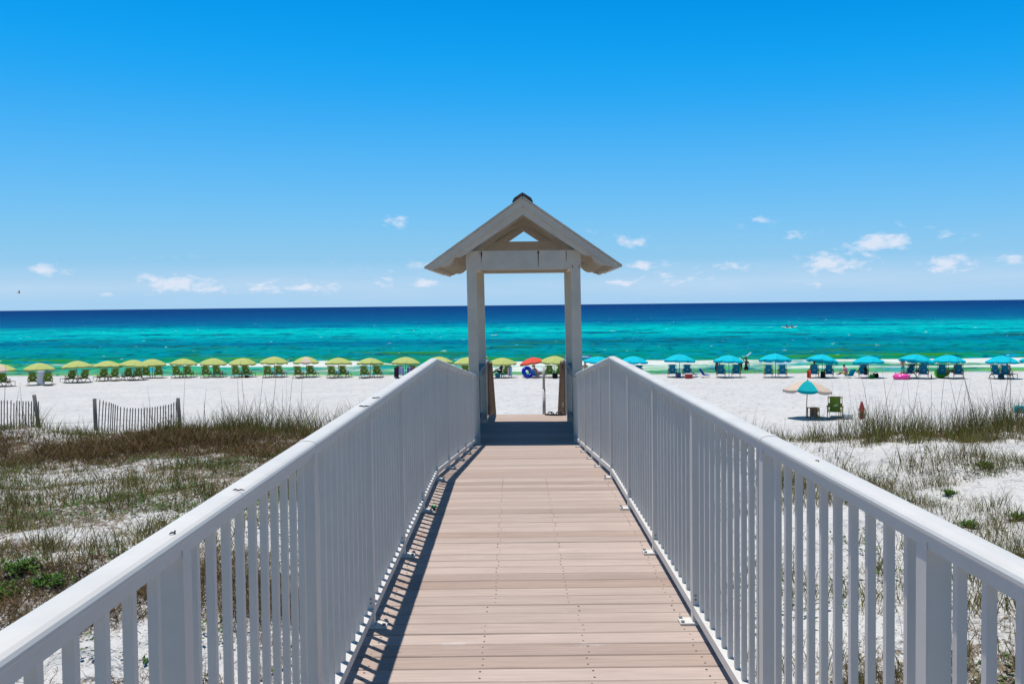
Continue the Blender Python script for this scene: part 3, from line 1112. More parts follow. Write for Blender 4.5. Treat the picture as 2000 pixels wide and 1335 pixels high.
def chair_parts(sling):
    """wooden beach lounger; back to the camera (-Y), seat and leg rest towards +Y"""
    P = []
    # back frame leans towards -Y
    bx, top, hz = .29, (-.30, 1.0), (.0, .30)

    def bk(h):
        f = (h - hz[1]) / (top[1] - hz[1])
        return hz[0] + (top[0] - hz[0]) * f
    for s in (-1, 1):
        P.append(('back_post', MB().bar((s * bx, bk(.26), .26), (s * bx, top[0], top[1]), .032, .045).mesh('back_post', M_TEAK)))
        P.append(('seat_rail', MB().bar((s * bx, -.30, .30), (s * bx, .75, .33), .03, .045).mesh('seat_rail', M_TEAK)))
        P.append(('leg', MB().bar((s * (bx + .035), -.52, 0), (s * (bx + .035), .18, .50), .028, .04).mesh('leg', M_TEAK)))
        P.append(('leg', MB().bar((s * (bx + .035), .52, 0), (s * (bx + .035), .05, .36), .028, .04).mesh('leg', M_TEAK)))
        P.append(('armrest', MB().box((s * (bx + .04), .07, .53), (.06, .52, .025), None, .006).mesh('armrest', M_TEAK)))
        P.append(('arm_support', MB().bar((s * (bx + .04), .24, .30), (s * (bx + .04), .27, .52), .025, .035).mesh('arm_support', M_TEAK)))
        P.append(('foot_rail', MB().bar((s * (bx - .05), .72, .32), (s * (bx - .05), 1.25, .28), .026, .04).mesh('foot_rail', M_TEAK)))
        P.append(('foot_leg', MB().bar((s * (bx - .05), 1.18, .29), (s * (bx - .05), 1.22, 0), .024, .03).mesh('foot_leg', M_TEAK)))
    for h in (.99, .93):
        P.append(('cross_bar', MB().bar((-bx, bk(h), h), (bx, bk(h), h), .03, .028).mesh('cross_bar', M_TEAK)))
    P.append(('cross_bar', MB().bar((-bx - .04, -.50, .035), (bx + .04, -.50, .035), .03, .03).mesh('cross_bar', M_TEAK)))
    P.append(('cross_bar', MB().bar((-bx, .74, .33), (bx, .74, .33), .03, .03).mesh('cross_bar', M_TEAK)))
    # sling back: narrower at the head, wings at the arms
    out = [(-.225, .285), (.225, .285), (.225, .50), (.285, .50), (.285, .70), (.225, .70), (.225, .985), (-.225, .985), (-.225, .70), (-.285, .70), (-.285, .50), (-.225, .50)]
    b = MB()
    yo = lambda z: bk(z) - .026 + .03 * math.sin(math.pi * (z - .285) / .65)
    b.extrude(out, lambda u, v: Vector((u, yo(v), v)), lambda u, v: Vector((u, yo(v) + .008, v)))
    P.append(('back_sling', b.mesh('back_sling', sling)))
    b = MB()
    vs, fs = [], []
    for i in range(6):
        y = -.02 + .76 * i / 5
        z = .315 + .015 * i / 5 - .05 * math.sin(math.pi * i / 5)
        vs += [(-.27, y, z), (.27, y, z), (-.27, y, z - .01), (.27, y, z - .01)]
    for i in range(5):
        k = i * 4
        fs += [(k, k + 1, k + 5, k + 4), (k + 2, k + 6, k + 7, k + 3)]
    fs += [(0, 2, 3, 1)]
    P.append(('seat_sling', b.add(vs, fs).mesh('seat_sling', sling)))
    P.append(('leg_sling', MB().bar((0, .76, .335), (0, 1.24, .292), .44, .008).mesh('leg_sling', sling)))
    # printed emblem on the back of the sling
    b = MB()
    if sling is M_GSLING:
        for k in range(14):
            a, c = 2 * math.pi * k / 14, 2 * math.pi * (k + 1) / 14
            b.add([(r * math.cos(q) * .115, yo(.615 + r * math.sin(q) * .055) - .005, .615 + r * math.sin(q) * .055) for q, r in ((a, 1), (c, 1), (c, .76), (a, .76))], [(0, 1, 2, 3)])
        for x in (-.055, -.02, .015, .05):
            b.bar((x, yo(.592) - .005, .592), (x, yo(.638) - .005, .638), .022, .002, (0, 1, 0))
        b.box((0, yo(.545) - .006, .545), (.06, .002, .014))
    else:
        for k in range(8):
            a, c = math.pi * k / 8, math.pi * (k + 1) / 8
            b.add([(r * math.cos(q) * .07, yo(.60 + r * math.sin(q) * .05) - .005, .60 + r * math.sin(q) * .05) for q, r in ((a, 1), (c, 1), (c, .45), (a, .45))], [(0, 1, 2, 3)])
        b.box((0, yo(.575) - .006, .575), (.16, .002, .012))
    P.append(('emblem', b.mesh('emblem', M_EMBLEM)))
    return P


CH = {'g': chair_parts(M_GSLING), 'b': chair_parts(M_BSLING)}


def chair(px, py, kind, rz, label, group, scale=1.0, Y=None):
    p = ground_at(px, py) if Y is None else Vector((at_depth(px, py, Y).x, Y, t1(at_depth(px, py, Y).x, Y)))
    o = tag(empty('beach_chair', p, R(rz) - math.atan2(p.x, p.y)), label, 'chair', group)
    o.scale = (scale * 1.06,) * 3
    back = None
    for n, me in CH[kind]:
        if n == 'emblem':
            link(n, me, back)
        else:
            q = link(n, me, o)
            if n == 'back_sling':
                back = q
    return o


UG, CG = 'lime green umbrellas along the waterline', 'green sling chairs along the waterline'
UT, CT = 'turquoise umbrellas along the waterline', 'blue sling chairs along the waterline'
ORD = ['first', 'second', 'third', 'fourth', 'fifth', 'sixth', 'seventh', 'eighth', 'ninth', 'tenth', 'eleventh', 'twelfth', 'thirteenth', 'fourteenth', 'fifteenth', 'sixteenth']
# (pole x, base y, panel colours, [(chair x, base y, turn)], words)
GREEN = [(77, 751.5, 'g', [(64, 753, 0), (94, 752.5, 0)]), (151, 746.5, 'g', [(139, 747.5, 28), (164, 746.5, 28)]),
         (210, 743, 'g', [(201, 744, 24), (223, 743.5, 24)]), (260, 741.5, 'g', [(249, 742.5, 24), (268, 742, 26)]),
         (298, 737.5, 'g', [(285, 739, 4), (310, 738, 0)]), (358, 736.5, 'g', [(346, 738, -22), (368, 737.5, -22)]),
         (417, 736, 'g', [(403, 737.5, -20), (425, 737, -22)]), (474, 736, 'g', [(462, 737.5, -22), (482, 737, -24)]),
         (536, 736, 'g', [(524, 737.5, -16), (546, 737, -18)]), (599, 736, 'bggggggg', [(583, 738.5, -18), (608, 737, -18)]),
         (661, 736.5, 'g', [(649, 738, -18), (671, 737.5, -20)]), (724, 736.5, 'g', [(712, 738, -12), (737, 737.5, -12)]),
         (792, 737, 'g', [(780, 738.5, 0), (806, 738, 0)]), (858, 737, 'g', []), (914, 737, 'g', [(908, 737.5, 0)]),
         (980, 737, 'g', [(989, 738, 16)]), (1083, 736.5, 'g', [(1073, 737.5, 0), (1095, 737.5, 0)])]
for i, (x, y, cols, chairs) in enumerate(GREEN):
    lab = ('lime umbrella with one beige panel, facing the camera' if 'b' in cols else
           'plain lime umbrella, %s of the green row counted from the left' % ORD[i] if i < 16 else 'lime umbrella just right of the red one, seen through the shelter')
    if i == 12:
        lab = 'lime umbrella above the chairs hung with towels'
    if i == 15:
        lab = 'lime umbrella at the left of the view through the shelter'
    umbrella(x, y, cols, lab, UG, 1.0, (random.uniform(-.03, .03), random.uniform(-.04, .02)), 0 if 'b' in cols else None)
    for k, (cx, cy, rz) in enumerate(chairs):
        w = '%s chair under the %s green umbrella from the left' % ('left' if k == 0 else 'right', ORD[i]) if i < 16 else \
            'green sling chair seen through the shelter, %s of the black bag' % ('left' if k == 0 else 'right')
        if i == 14:
            w = 'green sling chair showing above the left rail beside the shelter post'
        if i == 15:
            w = 'green sling chair with a patterned towel, seen through the shelter'
        if i == 12:
            w = 'green chair hung with a %s towel next to the left rail' % ('dark' if k == 0 else 'striped')
        chair(cx, cy, 'g', rz, w if i > 11 else 'green sling chair, ' + w, CG)
umbrella(-3, 754, 'bg', 'beige and lime umbrella cut by the left picture edge', UG, 1.05, (0, 0), .2)
chair(8, 754.5, 'g', -26, 'green sling chair at the left picture edge, under the beige and lime umbrella', CG)
umbrella(1041, 736, 'r', 'coral red umbrella tilted to the left, seen through the shelter', None, .93, (-.08, -.06), .3)

TEALS = [(1168, 737, []), (1238, 738, [(1248, 738.5, 0)]), (1327, 736.5, [(1313, 737, 0), (1342, 737, 0)]),
         (1424, 736.5, [(1408, 737.5, 0), (1438, 737, 0)]), (1515, 736.5, [(1501, 738, 0), (1528, 738, 0)]),
         (1606, 737, [(1590, 738, 5), (1619, 738, 0)]), (1697, 738, [(1686, 738.5, 0)]), (1789, 738.5, [(1776, 737, 40), (1804, 739, 0)]),
         (1852, 738.5, [(1840, 738.5, 0), (1872, 739, 0)]), (1957, 739, [(1946, 739.5, -24), (1965, 740, -24)]), (2026, 739, [])]
TL = ['turquoise umbrella partly behind the right rail, next to the shelter post', 'turquoise umbrella half hidden by the peak of the right rail',
      'turquoise umbrella over the red cooler', 'turquoise umbrella beside the standing man in the water', 'turquoise umbrella over two empty blue chairs',
      'tilted turquoise umbrella just behind the beige and teal one', 'turquoise umbrella over the chair with the black backpack',
      'turquoise umbrella beside the pink swim ring', 'turquoise umbrella over the green swim ring', 'turquoise umbrella last before the right picture edge',
      'turquoise umbrella cut by the right picture edge']
TCL = [[], ['blue sling chair showing just over the right rail'], ['blue sling chair left of the pole, over the red cooler umbrella', 'blue sling chair behind the red cooler'],
       ['blue sling chair left of the pole, beside the bending person', 'blue sling chair nearest to the standing man'],
       ['empty blue sling chair, left one of the pair by the beige umbrella', 'empty blue sling chair, right one of the pair by the beige umbrella'],
       ['blue sling chair with a red towel beside it', 'blue sling chair right of the red towel, a dark bag at its side'],
       ['blue sling chair hung with a black backpack'], ['blue sling chair turned sideways behind the pink ring', 'blue sling chair right of the pink ring, with a sitter'],
       ['blue sling chair in front of the green ring', 'blue sling chair right of the green ring, with a sitter'],
       ['blue sling chair turned right near the right picture edge, empty', 'blue sling chair turned right near the right picture edge, with a sitter']]
for i, (x, y, chairs) in enumerate(TEALS):
    tl = {2: .02, 5: .10, 6: .03, 7: .10, 8: .02, 3: .06, 4: .04}.get(i, .03)
    umbrella(x, y, 't', TL[i], UT, 1.05, (tl, -.06))
    for k, (cx, cy, rz) in enumerate(chairs):
        chair(cx, cy, 'b', rz, TCL[i][k], CT, 1.02)

# the lifeguard's place nearer to the dunes
umbrella(1574.5, 816, 'dbdbdbdb', 'beige and teal striped umbrella standing alone on the open sand', None, 1.0, (.02, -.07), .02)
chair(1631, 817, 'g', 0, 'green sling chair on the open sand between wooden table and red float', None, 1.02)


# ------------------------------------------------------------------ small beach things
def put(px, py):
    return ground_at(px, py)


p = put(1588.5, 817.5)
t = tag(empty('folding_table', p, .1), 'small folded wooden table beside the beige and teal umbrella', 'table')
MB().box((0, 0, .52), (.46, .40, .03), None, .005).build('table_top', M_TEAK, t)
for s in (-1, 1):
    for q in (-1, 1):
        MB().box((s * .215, q * .17, .25), (.04, .04, .50)).build('leg', M_TEAK, t)
for x0, x1 in ((-.10, .10), (.10, -.02), (.02, .16), (.16, .05)):
    MB().bar((x0, -.205, .02), (x1, -.205, .49), .055, .02, (0, 1, 0)).build('slat', M_TEAK, t)
MB().box((0.02, .0, .30), (.36, .03, .40)).build('back_panel', M_OLDWOOD, t)

p = put(1683, 818)
t = tag(empty('rescue_float', p, 0), 'red torpedo rescue float standing upright in the sand', 'rescue float')
M_RESC = simple('red_plastic', (.50, .03, .035), .45, .45, .1)
prof = [(0, .84), (.06, .74), (.12, .58), (.13, .42), (.12, .18), (.13, 0), (-.13, 0), (-.12, .18), (-.13, .42), (-.12, .58), (-.06, .74)]
MB().extrude([(u * .82, v) for u, v in prof], lambda u, v: Vector((u, -.05 + (.84 - v) * -.04, v)), lambda u, v: Vector((u, .06 + (.84 - v) * -.04, v))).build('float_body', M_RESC, t)
for s in (-1, 1):
    MB().tube([(s * .105, -.02, .06), (s * .155, -.02, .12), (s * .155, -.02, .44), (s * .105, -.02, .54)], .016, 6).build('side_handle', M_BLACK, t)
for z in (.17, .25):
    MB().box((0, -.03, z), (.30, .20, .03), None, .01).build('strap', M_BLACK, t)
p = put(1655, 818)
t = tag(empty('clear_bin', p, .05), 'pale low plastic bin beside the green chair on open sand', 'bin')
M_CLEAR = simple('frosted_plastic', (.62, .66, .64), .3, .4, .05)
b = MB()
b.extrude([(-.22, -.14), (.22, -.14), (.22, .14), (-.22, .14)], lambda u, v: Vector((u * .9, v * .9, .02)), lambda u, v: Vector((u, v, .20)))
b.build('tub', M_CLEAR, t)
MB().box((0, 0, .212), (.47, .31, .022), None, .006).build('lid', M_CLEAR, t)
MB().box((0.1, -.28, .012), (.72, .07, .024), None, .006).build('wood_strip', M_TEAK, t)


def cooler(px, py, col, lid, w, label, rz=0.1, h=.34):
    t = tag(empty('cooler', put(px, py), rz), label, 'cooler')
    mb = simple('cooler_' + label.split()[0], col, .4, .45, .06)
    ml = simple('cooler_lid_' + label.split()[0], lid, .4, .45, .04)
    b = MB()
    b.extrude([(-w / 2, -.18), (w / 2, -.18), (w / 2, .18), (-w / 2, .18)], lambda u, v: Vector((u * .92, v * .92, 0)), lambda u, v: Vector((u, v, h)))
    b.build('body', mb, t)
    MB().box((0, 0, h + .035), (w + .02, .38, .066), None, .02).build('lid', ml, t)
    for s in (-1, 1):
        MB().tube([(s * (w / 2 - .005), -.08, h * .72), (s * (w / 2 + .03), -.07, h * .66), (s * (w / 2 + .03), .07, h * .66), (s * (w / 2 - .005), .08, h * .72)], .011, 6).build('handle', ml, t)
    return t


cooler(1345, 739, (.50, .012, .016), (.72, .72, .70), .56, 'red cooler with white lid under the turquoise umbrella')
cooler(1325, 737.5, (.012, .07, .24), (.02, .10, .34), .34, 'blue cooler beside the umbrella pole left of the red cooler')
cooler(972, 738, (.006, .13, .18), (.01, .22, .26), .40, 'teal cooler at the left of the view through the shelter')


def bag(px, py, col, label, w=.42, h=.34, rz=.0):
    t = tag(empty('beach_bag', put(px, py), rz), label, 'bag')
    m = simple('cloth_' + label.split()[0] + str(px), col, .9, .1, .15, 9, .4, 60)
    b = MB()
    ring = lambda z, k, sag: [(w / 2 * k * math.copysign(abs(math.cos(a)) ** .6, math.cos(a)), .15 * k * math.copysign(abs(math.sin(a)) ** .6, math.sin(a)), z + sag * math.cos(2 * a)) for a in [2 * math.pi * i / 14 for i in range(14)]]
    rs = [ring(0, .9, 0), ring(h * .35, 1.04, .01), ring(h * .8, .95, .02), ring(h, .72, .03)]
    vs = [q for r_ in rs for q in r_]
    fs = [(k * 14 + i, k * 14 + (i + 1) % 14, k * 14 + 14 + (i + 1) % 14, k * 14 + 14 + i) for k in range(3) for i in range(14)] + [tuple(range(42, 56))]
    b.add(vs, fs, True).build('bag_body', m, t)
    for s in (-1, 1):
        MB().tube([(-.10, s * .09, h * .95), (-.07, s * .10, h + .12), (.07, s * .10, h + .12), (.10, s * .09, h * .95)], .012, 5).build('bag_handle', m, t)
    return t


bag(1084, 739, (.012, .012, .014), 'black bag between two green chairs seen through the shelter', .40, .44)
bag(1710, 737.5, (.013, .013, .018), 'black cool bag right of the chair with the backpack', .46, .34)
bag(1703, 739.5, (.01, .14, .03), 'dark green bag beside the chair with the backpack', .36, .34)
bag(1607, 738.5, (.02, .018, .016), 'black bag hanging by the pole of the tilted umbrella', .34, .55)
bag(1955, 740.5, (.008, .05, .08), 'dark navy bag between the two sideways blue chairs', .40, .50)
bag(482, 737.5, (.015, .015, .018), 'small black bag under a green chair left of the beige panel umbrella', .30, .22)
t = bag(1996, 806, (.0, .22, .25), 'teal canvas bag in the dune grass at the right picture edge', .75, .36)

# hanging backpack
p = put(1686, 738.5)
t = tag(empty('backpack', p + Vector((0, -.52, .30))), 'black backpack hung on the back of a blue chair', 'backpack')
M_NYL = simple('black_nylon', (.012, .012, .016), .8, .2, .2)
b = MB()
b.tube([(0, 0, 0), (0, -.02, .12), (0, -.01, .36), (0, .03, .52), (0, .04, .60)], [.10, .17, .16, .10, .04], 10, ry=.55).build('pack_body', M_NYL, t)
MB().tube([(-.06, .03, .55), (0, .05, .72), (.06, .03, .55)], .014, 5).build('strap', M_NYL, t)
MB().ball((0, -.08, .17), (.11, .06, .13), 10, 6).build('pocket', M_NYL, t)


def towel(px, py, cols, w, label, top=.97, h=.62, y=-.56):
    p = put(px, py)
    t = tag(empty('beach_towel', p + Vector((0, y, top))), label, 'towel', 'towels hung on chairs')
    nb = len(cols)
    for k, c in enumerate(cols):
        vs, fs = [], []
        for i in range(9):
            for j in range(4):
                u = -w / 2 + w * (k + j / 3) / nb
                fl = .035 * math.sin(u * 34 + px) * i / 8
                yy = -.03 - .02 * i / 8 + fl if i else .03
                vs.append((u * (1 + .10 * i / 8), yy, -h * i / 8 - .02 * math.sin(u * 12) * (i > 6)))
        for i in range(8):
            for j in range(3):
                q = i * 4 + j
                fs.append((q, q + 4, q + 5, q + 1))
        MB().add(vs, fs, True).build('towel_stripe', simple('terry_%d_%d' % (px, k), c, .95, .05, .08, 10, .5, 150), t)
    return t


towel(776, 738.5, [(.01, .05, .09), (.10, .02, .04), (.02, .03, .08)], .36, 'dark navy and red towel hung on a green chair by the left rail', .97, .85)
towel(786, 738.5, [(.30, .33, .50), (.42, .45, .60), (.25, .30, .48)], .42, 'pale violet blue towel hung on a green chair by the left rail', .98, .66)
towel(803, 738, [(.02, .10, .30), (.55, .30, .22), (.03, .12, .30), (.35, .08, .10)], .50, 'striped blue and pink towel hung next to the left rail', .97, .55)
towel(996, 738, [(.65, .60, .60), (.60, .22, .25), (.25, .45, .55), (.65, .60, .60)], .36, 'white and red patterned towel on a chair seen through the shelter', .95, .72, -.45)
towel(1579, 738.5, [(.62, .05, .02), (.75, .12, .04)], .30, 'orange red towel beside a blue chair behind the striped umbrella', .62, .60, -.1)
towel(79, 752.5, [(.75, .75, .75), (.70, .70, .72)], .55, 'white towel hanging beside the pole of the first green umbrella', 1.15, 1.10, .15)


def ring(px, py, col, R0, r, M, label, lift):
    t = tag(empty('swim_ring', put(px, py)), label, 'swim ring')
    m = simple('vinyl_' + label.split()[0], col, .22, .5, .05)
    MB().torus((0, 0, lift), R0, r, M, 32, 14).build('ring_tube', m, t)
    MB().tube([M @ Vector((R0, 0, r * .95)) + Vector((0, 0, lift)), M @ Vector((R0, 0, r * 1.12)) + Vector((0, 0, lift))], .018, 6).build('valve', m, t)
    return t


ring(1030, 738.5, (.004, .022, .42), .36, .17, Matrix.Rotation(R(58), 3, 'Y') @ Matrix.Rotation(R(50), 3, 'X'), 'blue swim ring leaning on edge left of the red umbrella pole', .50)
ring(1760.5, 740.5, (.85, .06, .33), .44, .19, Matrix.Rotation(R(3), 3, 'X'), 'pink swim ring lying flat beside a blue chair', .19)
ring(1840, 737.2, (.16, .95, .03), .44, .17, Matrix.Rotation(R(-38), 3, 'X'), 'bright green swim ring tilted up behind a blue chair', .40)
t = tag(empty('bottle', put(1819, 739.8)), 'dark bottle on the sand between the pink and green rings', 'bottle')
MB().tube([(0, 0, 0), (0, 0, .20), (0, 0, .26), (0, 0, .36)], [.05, .05, .022, .02], 10).build('glass', M_BLACK, t)
MB().tube([(0, 0, .36), (0, 0, .385)], .023, 8).build('cap', M_STEEL, t)
t = MB().tube([(0, 0, 0), (.05, 0, .16), (.10, .0, .24), (.18, 0, .20), (.26, 0, .10)], [.02, .12, .14, .10, .02], 8, ry=.5).build('beach_toy', simple('green_toy', (.0, .50, .18), .4, .4), None, put(111, 734.5))
tag(t, 'small bright green toy by the water at the far left', 'toy')


def low_chair(px, py, col, stripe, rz, label):
    """short folding metal beach chair"""
    t = tag(empty('folding_chair', put(px, py), R(rz)), label, 'chair')
    m = simple('sling_' + str(px), col, .85, .15, .08)
    m2 = simple('trim_' + str(px), stripe, .8, .15, .05)
    for s in (-1, 1):
        MB().tube([(s * .26, .42, .20), (s * .26, -.02, .16), (s * .26, -.42, .72)], .013, 6).build('frame', M_STEEL, t)
        MB().tube([(s * .27, .38, 0), (s * .27, -.12, .34)], .012, 6).build('leg', M_STEEL, t)
        MB().tube([(s * .27, -.40, 0), (s * .27, .14, .36)], .012, 6).build('leg', M_STEEL, t)
        MB().box((s * .285, .04, .375), (.05, .40, .02), None, .006).build('armrest', m2, t)
    MB().bar((0, -.03, .165), (0, -.42, .72), .50, .012).build('back_sling', m, t)
    MB().bar((0, .42, .20), (0, -.02, .165), .50, .012).build('seat_sling', m, t)
    MB().bar((0, -.335, .612), (0, -.365, .655), .505, .018).build('stripe', m2, t)
    return t


low_chair(1376, 736.5, (.01, .06, .50), (.60, .62, .66), -75, 'low royal blue folding chair right of the red cooler')
low_chair(1354, 735, (.01, .05, .42), (.55, .58, .62), -100, 'low blue folding chair behind the red cooler')
low_chair(1660, 738, (.0, .32, .48), (.55, .50, .05), 20, 'low bright blue folding chair between two umbrellas')
low_chair(1046, 738, (.04, .16, .45), (.60, .25, .25), -50, 'blue striped folding chair under the red umbrella')


# ------------------------------------------------------------------ people
def skin_part(name, nodes, edges, mat, parent, sub=1):
    """continuous body surface: a branching skeleton with a radius at every joint"""
    me = bpy.data.meshes.new(name)
    me.from_pydata([n[0] for n in nodes], edges, [])
    me.materials.append(mat)
    o = link(name, me, parent)
    m = o.modifiers.new('skin', 'SKIN')
    m.use_smooth_shade = True
    for i, n in enumerate(nodes):
        r = n[1]
        me.skin_vertices[0].data[i].radius = r if hasattr(r, '__len__') else (r, r)
    me.skin_vertices[0].data[0].use_root = True
    m = o.modifiers.new('smooth', 'SUBSURF')
    m.levels = m.render_levels = sub
    return o


SKINS = {'tan': (.36, .20, .13), 'dark': (.085, .042, .026), 'pink': (.55, .31, .24), 'brown': (.19, .095, .055)}
M_SKIN = {k: simple('skin_' + k, v, .55, .3, .08) for k, v in SKINS.items()}
M_HAIR = {'black': simple('hair_black', (.012, .009, .008), .6, .3), 'brown': simple('hair_brown', (.09, .045, .02), .6, .3), 'grey': simple('hair_grey', (.35, .33, .30), .6, .3)}
CLOTH = {}


def cloth(col):
    if col not in CLOTH:
        CLOTH[col] = simple('fabric_%d' % len(CLOTH), col, .9, .1, .1, 8, .3, 90)
    return CLOTH[col]


def person(loc, rz, label, pose='stand', skin='tan', hair='black', shorts=(.3, .02, .03), top=None, hat=None, scale=1.0, bend=0.0, arms='down'):
    """facing +Y before the turn; loc is the ground (stand), the seat (sit) or the water line (swim)"""
    o = tag(empty('person', loc, R(rz)), label, 'person')
    o.scale = (scale,) * 3
    ms = M_SKIN[skin]
    N, E = [], []

    def nd(p, r, par=None):
        N.append((p, r))
        if par is not None:
            E.append((par, len(N) - 1))
        return len(N) - 1
    if pose == 'stand':
        hz, lean = .92, bend
    elif pose == 'sit':
        hz, lean = .12, -.38 if not bend else bend
    else:
        hz, lean = -.78, .08
    cl, sl = math.cos(lean), math.sin(lean)
    S = lambda h, y=0.0, x=0.0: (x, y * cl + h * sl, hz + h * cl - y * sl)
    pel = nd(S(0), (.15, .115))
    wai = nd(S(.18), (.135, .10), pel)
    che = nd(S(.38), (.165, .115), wai)
    shc = nd(S(.50), (.11, .085), che)
    nec = nd(S(.585, .012), .055, shc)
    for s in (-1, 1):
        if pose == 'stand':
            k = nd((s * .10, .02, hz - .07), .095, pel)
            k = nd((s * .105, .045, .49), .062, k)
            k = nd((s * .11, .0, .27), .056, k)
            k = nd((s * .11, -.02, .075), .038, k)
            k = nd((s * .12, .09, .035), (.042, .03), k)
            nd((s * .125, .17, .025), (.036, .02), k)
        elif pose == 'sit':
            k = nd((s * .10, .06, hz + .0), .095, pel)
            k = nd((s * .13, .45, hz + .15), .062, k)
            k = nd((s * .13, .63, hz + .02), .055, k)
            k = nd((s * .13, .82, hz - .08), .038, k)
            k = nd((s * .14, .88, hz - .06), (.040, .03), k)
            nd((s * .145, .92, hz + .03), (.034, .02), k)
        else:
            k = nd((s * .10, .02, hz - .07), .09, pel)
            k = nd((s * .11, .06, hz - .45), .06, k)
            nd((s * .11, -.05, hz - .80), .04, k)
        sh = nd(S(.49, 0, s * .175), .062, shc)
        if arms == 'down':
            el_, wr = S(.20, -.02, s * .25), S(-.03, .06, s * .27)
        elif arms == 'out':
            el_, wr = S(.26, .12, s * .27), S(.22, .36, s * .18)
        elif arms == 'head' and s < 0:
            el_, wr = S(.66, .08, s * .26), S(.90, .05, -.02)
        elif arms == 'head':
            el_, wr = S(.20, -.02, s * .25), S(-.03, .06, s * .27)
        elif arms == 'up' and s > 0:
            el_, wr = S(.58, .10, s * .34), S(.80, .16, s * .40)
        else:
            el_, wr = S(.22, .06, s * .25), S(.10, .26, s * .20)
        e = nd(el_, .045, sh)
        w = nd(wr, .029, e)
        dv = (Vector(wr) - Vector(el_)).normalized()
        sd = dv.cross(Vector((s, .2, .1))).normalized()
        h = nd(tuple(Vector(wr) + dv * .085), (.034, .02), w)
        for f, ln_ in ((-.03, .075), (-.01, .085), (.01, .08), (.03, .062)):
            nd(tuple(Vector(wr) + dv * (.085 + ln_) + sd * f * 1.2), .009, h)
        nd(tuple(Vector(wr) + dv * .06 + sd * .06), .010, w)
    hd0 = nd(S(.645, .03), (.072, .080), nec)
    hd1 = nd(S(.73, .02), (.100, .118), hd0)
    nd(S(.815, .005), (.085, .100), hd1)
    skin_part('body', N, E, ms, o)
    hc = Vector(S(.73, .015))
    HM = Matrix.Rotation(-lean, 3, 'X')
    MB().ball(hc + HM @ Vector((0, .100, -.008)), (.013, .020, .022), 6, 5, HM).build('nose', ms, o)
    for s in (-1, 1):
        MB().ball(hc + HM @ Vector((s * .082, .005, -.005)), (.012, .022, .032), 6, 5, HM).build('ear', ms, o)
        MB().ball(hc + HM @ Vector((s * .032, .088, .018)), (.013, .010, .008), 6, 5, HM).build('eye', M_BLACK, o)
    MB().ball(hc + HM @ Vector((0, .088, -.050)), (.024, .012, .006), 6, 4).build('mouth', M_SKIN['dark'] if skin != 'dark' else M_BLACK, o)
    MB().ball(hc + HM @ Vector((0, -.026, .050)), (.093, .100, .078), 12, 8, HM).build('hair', M_HAIR[hair], o)
    if hat:
        hm = MB()
        hm.tube([hc + HM @ Vector((0, 0, .06)), hc + HM @ Vector((0, 0, .075))], .165, 16)
        hm.tube([hc + HM @ Vector((0, 0, .06)), hc + HM @ Vector((0, 0, .12)), hc + HM @ Vector((0, 0, .15))], [.104, .10, .06], 14)
        hm.build('hat', cloth(hat), o)
    if shorts and pose != 'swim':
        n2, e2 = [], []
        n2 = [(S(-.01), (.168, .130)), (S(.10), (.152, .120))]
        e2 = [(0, 1)]
        for s in (-1, 1):
            if pose == 'stand':
                a, b = (s * .105, .025, hz - .10), (s * .11, .04, hz - .36)
            else:
                a, b = (s * .105, .08, hz + .01), (s * .12, .34, hz + .11)
            n2 += [(a, .108), (b, .094)]
            e2 += [(0, len(n2) - 2), (len(n2) - 2, len(n2) - 1)]
        skin_part('shorts', n2, e2, cloth(shorts), o)
    if top:
        n2 = [(S(.06), (.158, .122)), (S(.20), (.147, .112)), (S(.38), (.180, .128)), (S(.49), (.125, .098)), (S(.49, 0, -.17), .074), (S(.49, 0, .17), .074),
              (S(.33, 0, -.225), .064), (S(.33, .02, .225), .064)]
        skin_part('shirt', n2, [(0, 1), (1, 2), (2, 3), (3, 4), (3, 5), (4, 6), (5, 7)], cloth(top), o)
    return o


def seat_of(px, py, rz=0, kind_h=.34, dy=.08):
    p = put(px, py)
    return p + Matrix.Rotation(R(rz), 3, 'Z') @ Vector((0, dy, kind_h))


person(seat_of(979, 737.5), 68, 'sitter with arms stretched out beside the teal cooler, dark hair', 'sit', 'dark', 'black', (.05, .05, .10), None, None, 1.0, -.1, 'out')
person(seat_of(1047, 738, -50, .18), -50, 'sitter in a brimmed hat under the red umbrella', 'sit', 'pink', 'brown', (.05, .06, .10), (.60, .28, .26), (.16, .13, .08), 1.0, -.45, 'mid')
person(seat_of(1095, 737.5), 0, 'sitter in the chair right of the black bag, only dark hair showing', 'sit', 'tan', 'black', (.1, .1, .2))
person(seat_of(1143, 737.0), -20, 'sitter in dark glasses between shelter post and right rail', 'sit', 'pink', 'black', (.5, .06, .06), None, None, 1.05, -.05)
person(seat_of(1590, 738, 5), 5, 'sitter with dark hair in the chair next to the red towel', 'sit', 'brown', 'black', (.1, .05, .05), (.03, .03, .05), None, 1.12, -.2)
person(seat_of(1655, 738, 20, .19), 35, 'sitter in pink on the low bright blue chair', 'sit', 'pink', 'brown', (.70, .62, .10), (.75, .25, .35), None, .95, .35, 'out')
person(seat_of(1686, 738.5), 0, 'sitter in a pale blue shirt in the chair with the backpack, arm raised', 'sit', 'tan', 'black', (.35, .4, .6), (.45, .52, .70), (.02, .02, .02), 1.08, -.3, 'up')
person(seat_of(1801, 739), 10, 'sitter with bare shoulders in the chair right of the pink ring', 'sit', 'brown', 'black', (.05, .05, .05), None, None, 1.05, -.15, 'mid')
person(seat_of(1869, 739), 8, 'sitter with light brown hair in the chair right of the green ring', 'sit', 'pink', 'brown', (.45, .10, .12), (.05, .05, .06), None, 1.05, -.12, 'mid')
